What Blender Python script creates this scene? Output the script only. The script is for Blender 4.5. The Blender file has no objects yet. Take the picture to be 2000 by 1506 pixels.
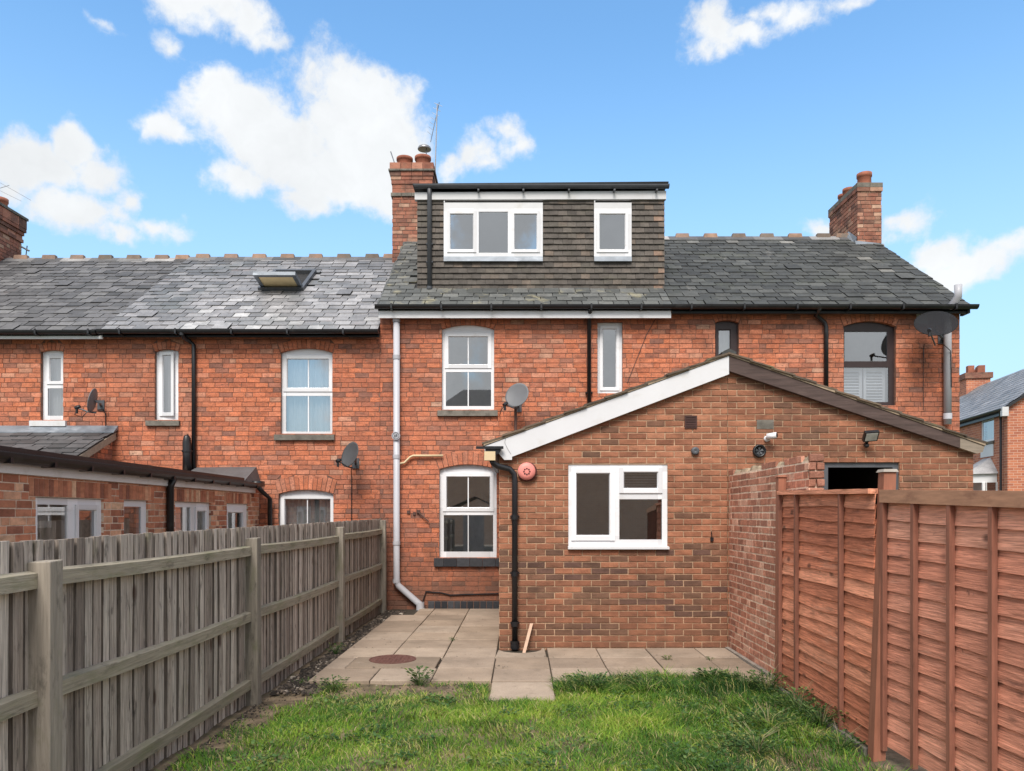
import bpy, math, random
import numpy as np
from mathutils import Matrix, Vector, Euler
R = random.Random(7)
rad = math.radians
S = bpy.context.scene
COL = S.collection

# ------------------------------------------------------------------ camera
F, H, HZ = 1480.0, 1.64, 1003.0           # focal length in photo pixels, eye height, horizon row
cam_d = bpy.data.cameras.new("camera"); cam = bpy.data.objects.new("camera", cam_d); COL.objects.link(cam)
cam.location = (0, 0, H); cam.rotation_euler = (rad(90), 0, 0)
cam_d.sensor_width = 36; cam_d.lens = F / 2000 * 36; cam_d.shift_y = (HZ - 753) / 2000
cam_d.clip_start = 0.05; cam_d.clip_end = 3000
S.camera = cam
# ------------------------------------------------------------------ sky and sun
SUN_EL, SUN_AZ = 50, 189                   # elevation; compass bearing with +Y north, clockwise
EXPOSURE = 1.0
w = bpy.data.worlds.new("World"); S.world = w; w.use_nodes = True
nt = w.node_tree; nt.nodes.clear()
def wn(t, **k):
    n = nt.nodes.new(t)
    for a, b in k.items(): setattr(n, a, b)
    return n
def wl(a, b): nt.links.new(a, b)
def wm(op, a, b=None, c=None, vec=False):
    n = wn('ShaderNodeVectorMath' if vec else 'ShaderNodeMath', operation=op)
    for i, x in enumerate((a, b, c)):
        if x is None: continue
        if hasattr(x, 'is_linked'): wl(x, n.inputs[i])
        else: n.inputs[i].default_value = x
    return n.outputs[1] if vec and op in ('LENGTH', 'DOT_PRODUCT') else n.outputs[0]
tc = wn('ShaderNodeTexCoord'); D0 = tc.outputs['Generated']
sky = wn('ShaderNodeTexSky', sky_type='NISHITA', sun_disc=False)
sky.sun_elevation = rad(SUN_EL); sky.sun_rotation = rad(SUN_AZ); sky.altitude = 50
sky.air_density = 1.0; sky.dust_density = 1.2; sky.ozone_density = 1.0
def noise3(scale, detail, rough, vec=None):
    n = wn('ShaderNodeTexNoise'); n.inputs['Scale'].default_value = scale
    n.inputs['Detail'].default_value = detail; n.inputs['Roughness'].default_value = rough
    wl(vec or D0, n.inputs['Vector']); return n
warp = noise3(7, 4, .6)
wv = wm('SUBTRACT', warp.outputs['Color'], (.5, .5, .5), vec=True)
wv = wm('MULTIPLY', wv, (.10, .10, .085), vec=True)
DW = wm('ADD', D0, wv, vec=True)
# cumulus clouds as soft ellipsoids of sky direction (column, row, half width, half height, weight), frayed by noise
CL = [(520, 250, 150, 62, 1), (690, 225, 120, 105, 1.05), (430, 205, 60, 62, 1), (760, 290, 90, 90, 1), (640, 320, 190, 62, .95), (470, 345, 60, 36, .8),
      (330, 250, 60, 24, .75), (590, 378, 60, 34, .7), (120, 265, 42, 42, .95), (25, 300, 62, 58, 1), (90, 310, 90, 45, .9), (180, 320, 62, 60, .8),
      (165, 400, 105, 48, 1), (310, 440, 62, 28, .7), (250, 380, 40, 40, .75), (230, 445, 70, 24, .7), (20, 360, 60, 30, .8),
      (400, 10, 95, 30, .85), (480, 50, 70, 34, .75), (520, 95, 45, 28, .6), (335, 75, 28, 26, .5), (195, 38, 34, 22, .45), (430, 30, 80, 26, .7),
      (1000, 250, 45, 26, .6), (1020, 295, 38, 40, .55), (930, 300, 60, 38, .62), (880, 330, 60, 34, .55), (970, 330, 60, 26, .5),
      (1385, 40, 62, 50, .75), (1440, 62, 90, 26, .66), (1555, 20, 60, 30, .62), (1360, 85, 40, 24, .6), (1500, 10, 50, 24, .5), (1640, 0, 60, 16, .45),
      (1760, 440, 60, 30, .62), (1840, 500, 72, 34, .75), (1930, 515, 72, 36, .78), (1880, 540, 90, 26, .72), (1590, 448, 45, 20, .6), (1740, 470, 70, 20, .5)]
dens = None
for (cx, cy, rx, rz, wt) in CL:
    c = Vector(((cx - 1000) / F, 1, (HZ - cy) / F)); k = c.length; c.normalize()
    o = wm('SUBTRACT', DW, tuple(c), vec=True)
    o = wm('MULTIPLY', o, (F * k / rx / 1.35, F * k / rx / 2, F * k / rz / 1.35), vec=True)
    l = wm('LENGTH', o, vec=True)
    d = wm('MULTIPLY_ADD', l, -wt, wt)
    dens = d if dens is None else wm('SMOOTH_MAX', dens, d, .12)
# the rest of the sky, outside the frame: denser cloud added to grey reflections and ambient light
sep = wn('ShaderNodeSeparateXYZ'); wl(D0, sep.inputs[0])
gen = noise3(2.1, 3, .5, DW)
gd = wm('MULTIPLY_ADD', gen.outputs['Fac'], 5.0, -1.7)
outm = wn('ShaderNodeMapRange'); outm.inputs[1].default_value = .62; outm.inputs[2].default_value = .5
wl(sep.outputs['Y'], outm.inputs[0])
gd = wm('MULTIPLY_ADD', outm.outputs[0], 3.0, wm('ADD', gd, -3.0))
dens = wm('MAXIMUM', dens, gd)
fr1 = noise3(17, 9, .68); fr3 = noise3(48, 6, .6, DW); fr2 = noise3(5.5, 4, .55)
dn = wm('ADD', dens, wm('MULTIPLY_ADD', fr1.outputs['Fac'], 1.05, -.60))
dn = wm('ADD', dn, wm('MULTIPLY_ADD', fr2.outputs['Fac'], .5, -.25))
dn = wm('ADD', dn, wm('MULTIPLY_ADD', fr3.outputs['Fac'], .42, -.21))
dm = wn('ShaderNodeMapRange', interpolation_type='SMOOTHSTEP'); wl(dn, dm.inputs[0])
dm.inputs[1].default_value = .0; dm.inputs[2].default_value = .46; dm.inputs[3].default_value = 0; dm.inputs[4].default_value = .97
shade = wn('ShaderNodeMapRange'); wl(noise3(9, 5, .6, DW).outputs['Fac'], shade.inputs[0])
shade.inputs[1].default_value = .3; shade.inputs[2].default_value = .7; shade.inputs[3].default_value = .84; shade.inputs[4].default_value = 1.0
CLOUD = 3.75
cc = wn('ShaderNodeVectorMath', operation='SCALE'); cc.inputs[0].default_value = (CLOUD * .97, CLOUD * .99, CLOUD * 1.0); wl(shade.outputs[0], cc.inputs['Scale'])
hs = wn('ShaderNodeHueSaturation'); wl(sky.outputs[0], hs.inputs['Color']); hs.inputs['Saturation'].default_value = 1.1; hs.inputs['Value'].default_value = 1.08
tint = wm('MULTIPLY', hs.outputs[0], (.80, 1.0, 1.02), vec=True)
hzf = wn('ShaderNodeMapRange', interpolation_type='SMOOTHSTEP'); wl(sep.outputs['Z'], hzf.inputs[0])      # summer haze low in the sky, all the way round
hzf.inputs[1].default_value = 0.0; hzf.inputs[2].default_value = .56; hzf.inputs[3].default_value = .88; hzf.inputs[4].default_value = 0.0
hzm = wn('ShaderNodeMix', data_type='RGBA'); wl(hzf.outputs[0], hzm.inputs[0]); wl(tint, hzm.inputs[6]); hzm.inputs[7].default_value = (1.95, 2.75, 3.45, 1)
mx = wn('ShaderNodeMix', data_type='RGBA'); wl(dm.outputs[0], mx.inputs[0]); wl(hzm.outputs[2], mx.inputs[6]); wl(cc.outputs[0], mx.inputs[7])
bg = wn('ShaderNodeBackground'); bg.inputs[1].default_value = .14; wl(mx.outputs[2], bg.inputs[0])
wo = wn('ShaderNodeOutputWorld'); wl(bg.outputs[0], wo.inputs[0])
sd = bpy.data.lights.new("sun", 'SUN'); sd.energy = 2.2; sd.angle = rad(26); sd.color = (1, .93, .84)
so = bpy.data.objects.new("sun", sd); COL.objects.link(so); so.location = (-10, -10, 20)
sv = Vector((math.sin(rad(SUN_AZ)) * math.cos(rad(SUN_EL)), math.cos(rad(SUN_AZ)) * math.cos(rad(SUN_EL)), math.sin(rad(SUN_EL))))
so.rotation_euler = sv.to_track_quat('Z', 'Y').to_euler()
S.view_settings.view_transform = 'Standard'; S.view_settings.look = 'None'
S.view_settings.exposure = EXPOSURE; S.view_settings.gamma = 1; S.view_settings.use_curve_mapping = False
S.render.engine = 'CYCLES'
S.cycles.max_bounces = 6; S.cycles.transparent_max_bounces = 8; S.cycles.use_denoising = True

# ------------------------------------------------------------------ materials
MATS = {}
def ramp_node(t, stops):
    r = t.nodes.new('ShaderNodeValToRGB'); e = r.color_ramp.elements
    while len(e) < len(stops): e.new(.5)
    for i, (p, c) in enumerate(stops): e[i].position = p; e[i].color = (*c, 1)
    return r
def mk(name, stops, rough=.85, damp=None, knots=None, ns=(8, 8, 8), namt=.3, stains=(), bump=None, spec=.3, metal=0, fine=None):
    """colour from the piece's own random value, varied by noise; stains = (colour, scale, lo, hi, amount)"""
    m = bpy.data.materials.new(name); m.use_nodes = True; t = m.node_tree; n = t.nodes; L = t.links.new
    b = n['Principled BSDF']; b.inputs['Roughness'].default_value = rough; b.inputs['Specular IOR Level'].default_value = spec
    b.inputs['Metallic'].default_value = metal
    a = n.new('ShaderNodeAttribute'); a.attribute_name = 'rnd'
    s = n.new('ShaderNodeSeparateXYZ'); L(a.outputs['Vector'], s.inputs[0])
    g = n.new('ShaderNodeNewGeometry')
    if not isinstance(stops, list): stops = [(0, stops), (1, stops)]
    r = ramp_node(t, stops); L(s.outputs[0], r.inputs[0])
    def noise(sc, det=5, ro=.6):
        mp = n.new('ShaderNodeMapping'); L(g.outputs['Position'], mp.inputs[0])
        mp.inputs['Scale'].default_value = sc if isinstance(sc, tuple) else (sc, sc, sc)
        q = n.new('ShaderNodeTexNoise'); q.inputs['Scale'].default_value = 1; q.inputs['Detail'].default_value = det; q.inputs['Roughness'].default_value = ro
        L(mp.outputs[0], q.inputs['Vector']); return q.outputs['Fac']
    def mr(x, a0, a1, b0, b1):
        q = n.new('ShaderNodeMapRange'); L(x, q.inputs[0])
        for i, v in enumerate((a0, a1, b0, b1)): q.inputs[i + 1].default_value = v
        return q.outputs[0]
    def mul(x, y):
        q = n.new('ShaderNodeMath'); q.operation = 'MULTIPLY'; L(x, q.inputs[0])
        if hasattr(y, 'is_linked'): L(y, q.inputs[1])
        else: q.inputs[1].default_value = y
        return q.outputs[0]
    nf = noise(ns)
    val = mul(mr(nf, .25, .75, 1 - namt, 1 + namt), mr(s.outputs[1], 0, 1, .85, 1.15))
    val = mul(val, mr(s.outputs[2], 0, 1, 1, .32))       # third value darkens; on edge faces it paints in the shade of gaps
    if fine: val = mul(val, mr(noise(fine[0], 3), .3, .7, 1 - fine[1], 1 + fine[1]))
    vs = n.new('ShaderNodeVectorMath'); vs.operation = 'SCALE'; L(r.outputs[0], vs.inputs[0]); L(val, vs.inputs['Scale'])
    c = vs.outputs[0]
    for (sc_col, sc_s, lo, hi, amt) in stains:
        f = mr(noise(sc_s, 6, .65), lo, hi, 0, amt)
        x = n.new('ShaderNodeMix'); x.data_type = 'RGBA'; L(f, x.inputs[0]); L(c, x.inputs[6]); x.inputs[7].default_value = (*sc_col, 1); c = x.outputs[2]
    if knots:
        mp = n.new('ShaderNodeMapping'); L(g.outputs['Position'], mp.inputs[0]); mp.inputs['Scale'].default_value = knots
        vo = n.new('ShaderNodeTexVoronoi'); vo.inputs['Scale'].default_value = 1; L(mp.outputs[0], vo.inputs['Vector'])
        f = mr(vo.outputs['Distance'], .07, .15, .75, 0)
        x = n.new('ShaderNodeMix'); x.data_type = 'RGBA'; L(f, x.inputs[0]); L(c, x.inputs[6]); x.inputs[7].default_value = (.07, .035, .025, 1); c = x.outputs[2]
    if damp:                                    # rising damp and splashed dirt, ragged upper edge
        sp = n.new('ShaderNodeSeparateXYZ'); L(g.outputs['Position'], sp.inputs[0])
        ad = n.new('ShaderNodeMath'); ad.operation = 'MULTIPLY_ADD'; L(noise((2.2, 2.2, 1.5), 5), ad.inputs[0]); ad.inputs[1].default_value = -1.6; L(sp.outputs[2], ad.inputs[2])
        f = mr(ad.outputs[0], damp[1] - .9, damp[1] - .2, damp[2], 0)
        x = n.new('ShaderNodeMix'); x.data_type = 'RGBA'; L(f, x.inputs[0]); L(c, x.inputs[6]); x.inputs[7].default_value = (*damp[0], 1); c = x.outputs[2]
    L(c, b.inputs['Base Color'])
    if bump:
        bn = n.new('ShaderNodeBump'); bn.inputs['Strength'].default_value = bump[1]; bn.inputs['Distance'].default_value = .01
        L(noise(bump[0], 4), bn.inputs['Height']); L(bn.outputs[0], b.inputs['Normal'])
    MATS[name] = m; return m
SOOT = (.075, .05, .042)
mk('old_brick', [(0, (.22, .105, .08)), (.1, (.30, .125, .085)), (.3, (.44, .145, .082)), (.55, (.52, .168, .085)), (.78, (.50, .20, .125)), (.93, (.49, .24, .16)), (1, (.54, .33, .235))],
   ns=(9, 9, 14), namt=.28, stains=[((.36, .17, .12), (.7, .7, 1.0), .45, .65, .45), (SOOT, (1.1, 1.1, .8), .53, .76, .55), (SOOT, (7, 7, 26), .54, .70, .6), (SOOT, (22, 22, 30), .60, .70, .55), ((.15, .08, .058), (5, 5, .55), .58, .76, .45), ((.55, .34, .24), (6, 6, 15), .62, .76, .5)], bump=(70, .5), fine=(45, .25), damp=((.10, .062, .045), .55, .6))
mk('old_mortar', (.21, .115, .085), ns=(14, 14, 14), namt=.4, stains=[(SOOT, (1.1, 1.1, .8), .5, .7, .7), ((.45, .3, .22), (4, 4, 9), .58, .7, .5)], bump=(90, .6))
mk('new_brick', [(0, (.11, .06, .048)), (.15, (.145, .078, .052)), (.3, (.19, .09, .056)), (.45, (.255, .105, .062)), (.6, (.29, .122, .07)), (.75, (.325, .138, .08)), (1, (.38, .175, .105))],
   ns=(7, 7, 15), namt=.36, stains=[((.07, .045, .035), (1.3, 1.3, 1.1), .56, .76, .5), ((.45, .30, .22), (5, 5, 12), .68, .8, .35)], bump=(80, .4), fine=(60, .15), damp=((.12, .07, .045), .1, .35))
mk('new_mortar', (.43, .285, .19), ns=(20, 20, 20), namt=.25, stains=[((.14, .09, .06), (1.3, 1.3, 1.1), .52, .72, .5)], bump=(90, .5))
mk('garden_brick', [(0, (.30, .14, .10)), (.3, (.42, .18, .12)), (.7, (.50, .225, .155)), (1, (.58, .34, .25))], ns=(10, 10, 16), namt=.3,
   stains=[((.5, .42, .36), (2.2, 2.2, 1.6), .58, .74, .45), ((.09, .06, .045), (3, 3, 3), .6, .75, .5)], bump=(80, .5), fine=(50, .2))
mk('garden_mortar', (.70, .56, .44), ns=(20, 20, 20), namt=.3)
mk('pale_brick', [(0, (.24, .10, .07)), (.35, (.47, .18, .105)), (.7, (.57, .25, .15)), (1, (.66, .43, .29))], ns=(10, 10, 16), namt=.3,
   stains=[((.55, .38, .27), (6, 6, 9), .62, .75, .5), (SOOT, (5, 5, 8), .62, .76, .5)], bump=(80, .4))
mk('pale_mortar', (.62, .49, .39), ns=(20, 20, 20), namt=.3)
mk('blue_brick', [(0, (.018, .02, .026)), (1, (.05, .052, .06))], rough=.55, ns=(20, 20, 20), namt=.3, spec=.4)
mk('chimney_brick', [(0, (.13, .07, .055)), (.25, (.25, .10, .07)), (.6, (.34, .135, .088)), (.85, (.38, .185, .13)), (1, (.44, .28, .2))], ns=(9, 9, 14), namt=.3,
   stains=[(SOOT, (3, 3, 4), .50, .72, .75), ((.30, .19, .13), (2, 2, 2), .5, .7, .5), ((.5, .4, .33), (7, 7, 9), .62, .74, .5)], bump=(70, .5))
mk('chimney_mortar', (.16, .12, .10), namt=.4)
mk('slate_dull', [(0, (.07, .07, .074)), (.5, (.108, .106, .112)), (.9, (.15, .148, .152)), (1, (.33, .32, .32))], rough=.6, ns=(4, 4, 4), namt=.25,
   stains=[((.05, .05, .052), (1.2, 1.2, 1.2), .55, .75, .5), ((.16, .10, .08), (2.5, 1, 1), .66, .78, .5)], bump=(40, .3), spec=.3, fine=((30, 30, 30), .15))
mk('slate_pale', [(0, (.12, .122, .13)), (.25, (.175, .175, .185)), (.6, (.245, .24, .25)), (.9, (.32, .315, .325)), (1, (.46, .455, .46))], rough=.5, ns=(3, 3, 3), namt=.3,
   stains=[((.13, .145, .15), (1.1, 1.1, 1.1), .52, .7, .7), ((.30, .20, .18), (2, 2, 2), .64, .76, .4)], bump=(40, .3), spec=.3, fine=((30, 30, 30), .18))
mk('slate_dark', [(0, (.045, .047, .048)), (.5, (.060, .063, .063)), (.88, (.080, .082, .080)), (1, (.20, .195, .185))], rough=.7, ns=(4, 4, 4), namt=.3,
   stains=[((.085, .092, .068), (1.4, 1.4, 1.4), .55, .74, .5), ((.27, .26, .25), (3.2, 1.2, 1.2), .66, .78, .6)], bump=(40, .3), spec=.22, fine=((30, 30, 30), .18))
mk('slate_mossy', [(0, (.07, .074, .074)), (.5, (.095, .10, .10)), (1, (.135, .138, .135))], rough=.65, ns=(4, 4, 4), namt=.3,
   stains=[((.33, .30, .20), (3.0, 3, 3), .55, .7, .75), ((.07, .075, .07), (2, 2, 2), .55, .7, .6)], bump=(40, .3), fine=((30, 30, 30), .2))
mk('roof_under', (.03, .03, .032), rough=.9)
mk('ridge_clay', [(0, (.15, .12, .10)), (.5, (.25, .17, .135)), (1, (.33, .21, .15))], ns=(6, 6, 6), namt=.3, stains=[((.14, .14, .13), (5, 5, 5), .5, .68, .7)], bump=(50, .4))
mk('hung_tile', [(0, (.072, .063, .057)), (.4, (.092, .081, .073)), (.8, (.115, .099, .088)), (.95, (.15, .115, .092)), (1, (.24, .15, .11))], rough=.8, ns=(6, 6, 10), namt=.3,
   stains=[((.13, .12, .095), (1.6, 1.6, 4), .52, .68, .5), ((.045, .04, .037), (4, 4, 9), .6, .75, .6)], bump=(50, .4), fine=((40, 40, 40), .15))
mk('clay_pot', [(0, (.25, .09, .06)), (1, (.36, .14, .09))], ns=(5, 5, 5), namt=.3, stains=[(SOOT, (6, 6, 6), .52, .7, .7)])
mk('white_plastic', (.72, .725, .76), rough=.35, ns=(3, 3, 3), namt=.03, stains=[((.50, .47, .42), (3.5, 3.5, 7), .56, .76, .4), ((.35, .32, .27), (16, 16, 5), .66, .78, .4)], spec=.4)
mk('white_paint', (.67, .675, .70), rough=.5, ns=(3, 3, 3), namt=.04, stains=[((.45, .43, .38), (4, 4, 4), .56, .76, .5), ((.30, .28, .23), (18, 18, 5), .64, .76, .45)])
mk('brown_plastic', (.040, .025, .026), rough=.4, ns=(8, 8, 8), namt=.2, spec=.4)
mk('grey_plastic', (.075, .08, .092), rough=.45, namt=.15, spec=.4)
mk('pipe_grey', (.44, .445, .49), rough=.4, ns=(3, 3, 1), namt=.06, stains=[((.4, .38, .37), (9, 9, 3), .6, .78, .4)], spec=.4)
mk('black_plastic', (.012, .012, .015), rough=.38, ns=(6, 6, 6), namt=.3, stains=[((.06, .06, .06), (5, 5, 5), .58, .75, .5)], spec=.5)
mk('black_paint', (.014, .017, .019), rough=.5, ns=(6, 6, 6), namt=.3, stains=[((.07, .075, .065), (3, 3, 6), .58, .74, .5)])
mk('brown_board', (.085, .058, .053), rough=.75, ns=(3, 30, 40), namt=.4, stains=[((.20, .15, .13), (4, 20, 30), .6, .75, .5)], bump=((8, 60, 60), .3))
mk('pale_board', (.30, .25, .20), rough=.8, ns=(4, 30, 40), namt=.25)
mk('cream_plastic', (.66, .52, .33), rough=.45, namt=.08)
mk('lead', (.20, .225, .26), rough=.5, ns=(4, 4, 8), namt=.3, stains=[((.42, .46, .52), (3, 3, 9), .55, .7, .6)], metal=.3)
mk('stone_sill', (.17, .155, .135), ns=(8, 8, 8), namt=.3, stains=[((.06, .055, .045), (6, 6, 6), .5, .7, .7)], bump=(60, .5))
mk('mortar_bed', (.36, .28, .20), ns=(14, 14, 14), namt=.4, stains=[((.09, .08, .06), (7, 7, 7), .52, .66, .8)], bump=(40, .8))
mk('roof_tile', [(0, (.09, .07, .055)), (1, (.15, .11, .08))], ns=(8, 8, 8), namt=.3, stains=[((.16, .16, .08), (5, 5, 5), .55, .68, .6)], bump=(40, .6))
mk('dish_grey', (.17, .175, .19), rough=.5, ns=(5, 5, 5), namt=.1, spec=.3)
mk('dish_dark', (.075, .078, .085), rough=.5, ns=(5, 5, 5), namt=.1)
mk('metal', (.32, .32, .34), rough=.4, metal=.8, namt=.15)
mk('rust_metal', (.10, .055, .045), rough=.7, namt=.3)
mk('alarm_red', (.66, .23, .20), rough=.45, namt=.08)
mk('alarm_dark', (.10, .035, .035), rough=.6)
mk('vent_brown', (.055, .025, .022), rough=.6, namt=.2)
mk('old_wood', [(0, (.22, .18, .155)), (.35, (.32, .27, .235)), (.7, (.42, .365, .32)), (1, (.53, .47, .42))], rough=.85, ns=(60, 60, 2.5), namt=.5,
   stains=[((.05, .042, .038), (22, 22, 6), .56, .70, .75), ((.20, .21, .11), (5, 5, 3), .60, .76, .45)], bump=((120, 120, 6), .5), fine=((160, 160, 9), .22), knots=(5, 5, 2.2))
mk('rail_wood', [(0, (.26, .23, .175)), (1, (.345, .305, .24))], rough=.85, ns=(45, 3, 60), namt=.3,
   stains=[((.17, .18, .09), (6, 3, 12), .50, .68, .55), ((.08, .068, .058), (16, 5, 22), .56, .72, .7)], bump=((120, 6, 120), .4))
mk('post_wood', [(0, (.21, .185, .155)), (1, (.29, .255, .215))], rough=.85, ns=(35, 35, 2.5), namt=.3,
   stains=[((.15, .16, .075), (6, 6, 3), .52, .72, .6), ((.05, .045, .038), (9, 9, 4), .55, .72, .75), ((.36, .33, .29), (30, 30, 3), .58, .72, .5)], bump=((110, 110, 6), .5))
mk('stained_wood', [(0, (.44, .15, .085)), (.5, (.62, .225, .13)), (1, (.74, .32, .20))], rough=.85, ns=(18, 3, 55), namt=.45,
   stains=[((.09, .04, .03), (5, 4, 18), .56, .72, .65), ((.10, .045, .035), (11, 11, 11), .66, .74, .7), ((.62, .36, .26), (3, 2, 12), .58, .74, .5)], bump=((30, 8, 120), .6), fine=((40, 5, 170), .3), knots=(3, 2.6, 5))
mk('stained_pale', [(0, (.48, .19, .125)), (.5, (.66, .28, .19)), (1, (.76, .38, .27))], rough=.85, ns=(18, 3, 55), namt=.42,
   stains=[((.14, .065, .055), (5, 4, 18), .58, .74, .6), ((.13, .06, .05), (10, 10, 10), .66, .74, .7), ((.66, .42, .33), (3, 2, 12), .58, .74, .5)], bump=((30, 8, 120), .6), fine=((40, 5, 170), .3), knots=(3, 2.6, 5))
mk('stained_batten', (.26, .11, .075), rough=.8, ns=(40, 40, 4), namt=.3, stains=[((.06, .03, .025), (9, 9, 5), .58, .74, .6)])
mk('stained_post', (.30, .125, .08), rough=.8, ns=(30, 30, 3), namt=.25, stains=[((.30, .13, .09), (4, 4, 2), .56, .74, .5)])
mk('stained_cap', [(0, (.38, .19, .12)), (1, (.46, .25, .16))], rough=.8, ns=(30, 4, 30), namt=.3, stains=[((.15, .06, .045), (6, 4, 9), .56, .74, .6)])
mk('new_wood', (.62, .42, .31), rough=.8, ns=(40, 40, 5), namt=.15)
mk('concrete', (.30, .27, .24), ns=(6, 6, 6), namt=.25, stains=[((.12, .11, .09), (4, 4, 4), .55, .72, .6)], bump=(50, .4))
mk('slab', [(0, (.265, .205, .155)), (.5, (.32, .25, .195)), (1, (.365, .295, .235))], rough=.85, ns=(3, 3, 3), namt=.16,
   stains=[((.16, .125, .095), (1.6, 1.6, 1.6), .50, .76, .65), ((.12, .10, .075), (9, 9, 9), .58, .74, .55), ((.5, .43, .37), (5, 5, 5), .64, .78, .35)], bump=(90, .35), fine=((70, 70, 70), .12))
mk('joint_soil', (.05, .042, .032), ns=(20, 20, 20), namt=.5)
mk('iron', (.13, .06, .05), rough=.75, ns=(30, 30, 30), namt=.35, stains=[((.25, .16, .13), (14, 14, 14), .58, .72, .6)], bump=(90, .6))
mk('soil', [(0, (.10, .075, .05)), (1, (.10, .075, .05))], ns=(9, 9, 9), namt=.5, stains=[((.27, .20, .13), (5, 5, 5), .42, .62, .8), ((.06, .08, .025), (2.2, 2.2, 2.2), .52, .7, .5)], bump=(40, 1.0))
mk('far_ground', (.10, .12, .06), ns=(.3, .3, .3), namt=.4)
mk('pebble', [(0, (.03, .025, .022)), (.6, (.085, .068, .055)), (.9, (.18, .14, .11)), (1, (.38, .33, .28))], ns=(30, 30, 30), namt=.3)
mk('blade', [(0, (.03, .085, .02)), (.25, (.065, .165, .025)), (.5, (.14, .27, .03)), (.75, (.25, .37, .04)), (.9, (.38, .40, .09)), (1, (.5, .42, .24))], rough=.6, ns=(1.5, 1.5, 1.5), namt=.25, spec=.25)
mk('leaf', [(0, (.03, .075, .025)), (.5, (.07, .15, .045)), (.85, (.15, .23, .07)), (1, (.30, .32, .10))], rough=.55, namt=.25)
mk('stalk', (.34, .28, .17), rough=.8)
mk('curtain_white', (.80, .80, .80), rough=.9, ns=(2, 2, 2), namt=.06)
mk('blind_cream', (.80, .64, .38), rough=.8, namt=.08)
mk('room', (.62, .58, .52), rough=.9, namt=.1)
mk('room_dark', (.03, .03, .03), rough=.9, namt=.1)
mk('lens_black', (.01, .01, .012), rough=.2, spec=.5)
mk('lamp_glass', (.42, .43, .40), rough=.25)
mk('paint_patch', (.62, .62, .58), rough=.7, namt=.08)
for nm in ('blade', 'leaf', 'curtain_white'):            # thin things let some light through
    t = MATS[nm].node_tree; b = t.nodes['Principled BSDF']; o = [n for n in t.nodes if n.type == 'OUTPUT_MATERIAL'][0]
    tr = t.nodes.new('ShaderNodeBsdfTranslucent'); src = b.inputs['Base Color'].links[0].from_socket; t.links.new(src, tr.inputs[0])
    q = t.nodes.new('ShaderNodeMixShader'); q.inputs[0].default_value = .35
    t.links.new(b.outputs[0], q.inputs[1]); t.links.new(tr.outputs[0], q.inputs[2]); t.links.new(q.outputs[0], o.inputs[0])
def glass(name, tint, refl):
    m = bpy.data.materials.new(name); m.use_nodes = True; t = m.node_tree; t.nodes.clear()
    o = t.nodes.new('ShaderNodeOutputMaterial'); q = t.nodes.new('ShaderNodeMixShader'); tr = t.nodes.new('ShaderNodeBsdfTransparent'); g = t.nodes.new('ShaderNodeBsdfGlossy')
    tr.inputs[0].default_value = (*tint, 1); g.inputs['Roughness'].default_value = .015; g.inputs['Color'].default_value = (.95, .97, 1, 1)
    lw = t.nodes.new('ShaderNodeLayerWeight'); lw.inputs[0].default_value = .35
    ma = t.nodes.new('ShaderNodeMath'); ma.operation = 'MULTIPLY_ADD'; ma.inputs[1].default_value = .5; ma.inputs[2].default_value = refl
    t.links.new(lw.outputs['Fresnel'], ma.inputs[0]); t.links.new(ma.outputs[0], q.inputs[0])
    t.links.new(tr.outputs[0], q.inputs[1]); t.links.new(g.outputs[0], q.inputs[2]); t.links.new(q.outputs[0], o.inputs[0])
    MATS[name] = m
glass('glass', (.90, .92, .93), .31)
glass('mesh_dish', (.42, .43, .46), .0)
# the perforated dish: see-through mesh with a dull grey surface
t = MATS['mesh_dish'].node_tree; t.nodes.clear()
o = t.nodes.new('ShaderNodeOutputMaterial'); q = t.nodes.new('ShaderNodeMixShader'); q.inputs[0].default_value = .78
tr = t.nodes.new('ShaderNodeBsdfTransparent'); df = t.nodes.new('ShaderNodeBsdfPrincipled'); df.inputs['Base Color'].default_value = (.022, .023, .027, 1); df.inputs['Roughness'].default_value = .8; df.inputs['Specular IOR Level'].default_value = .15
t.links.new(tr.outputs[0], q.inputs[1]); t.links.new(df.outputs[0], q.inputs[2]); t.links.new(q.outputs[0], o.inputs[0])
def far_brick(name, c1, c2, mo, sc):
    m = bpy.data.materials.new(name); m.use_nodes = True; t = m.node_tree; b = t.nodes['Principled BSDF']; b.inputs['Roughness'].default_value = .9
    tcn = t.nodes.new('ShaderNodeTexCoord'); br = t.nodes.new('ShaderNodeTexBrick')
    br.inputs['Color1'].default_value = (*c1, 1); br.inputs['Color2'].default_value = (*c2, 1); br.inputs['Mortar'].default_value = (*mo, 1)
    br.inputs['Scale'].default_value = 1; br.inputs['Brick Width'].default_value = .23; br.inputs['Row Height'].default_value = .085; br.inputs['Mortar Size'].default_value = .006
    t.links.new(tcn.outputs['UV'], br.inputs['Vector']); t.links.new(br.outputs['Color'], b.inputs['Base Color'])
    MATS[name] = m
far_brick('far_brick', (.34, .11, .065), (.52, .19, .10), (.55, .38, .30), 1)
far_brick('far_buff_brick', (.66, .32, .18), (.78, .42, .25), (.75, .6, .48), 1)

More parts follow.
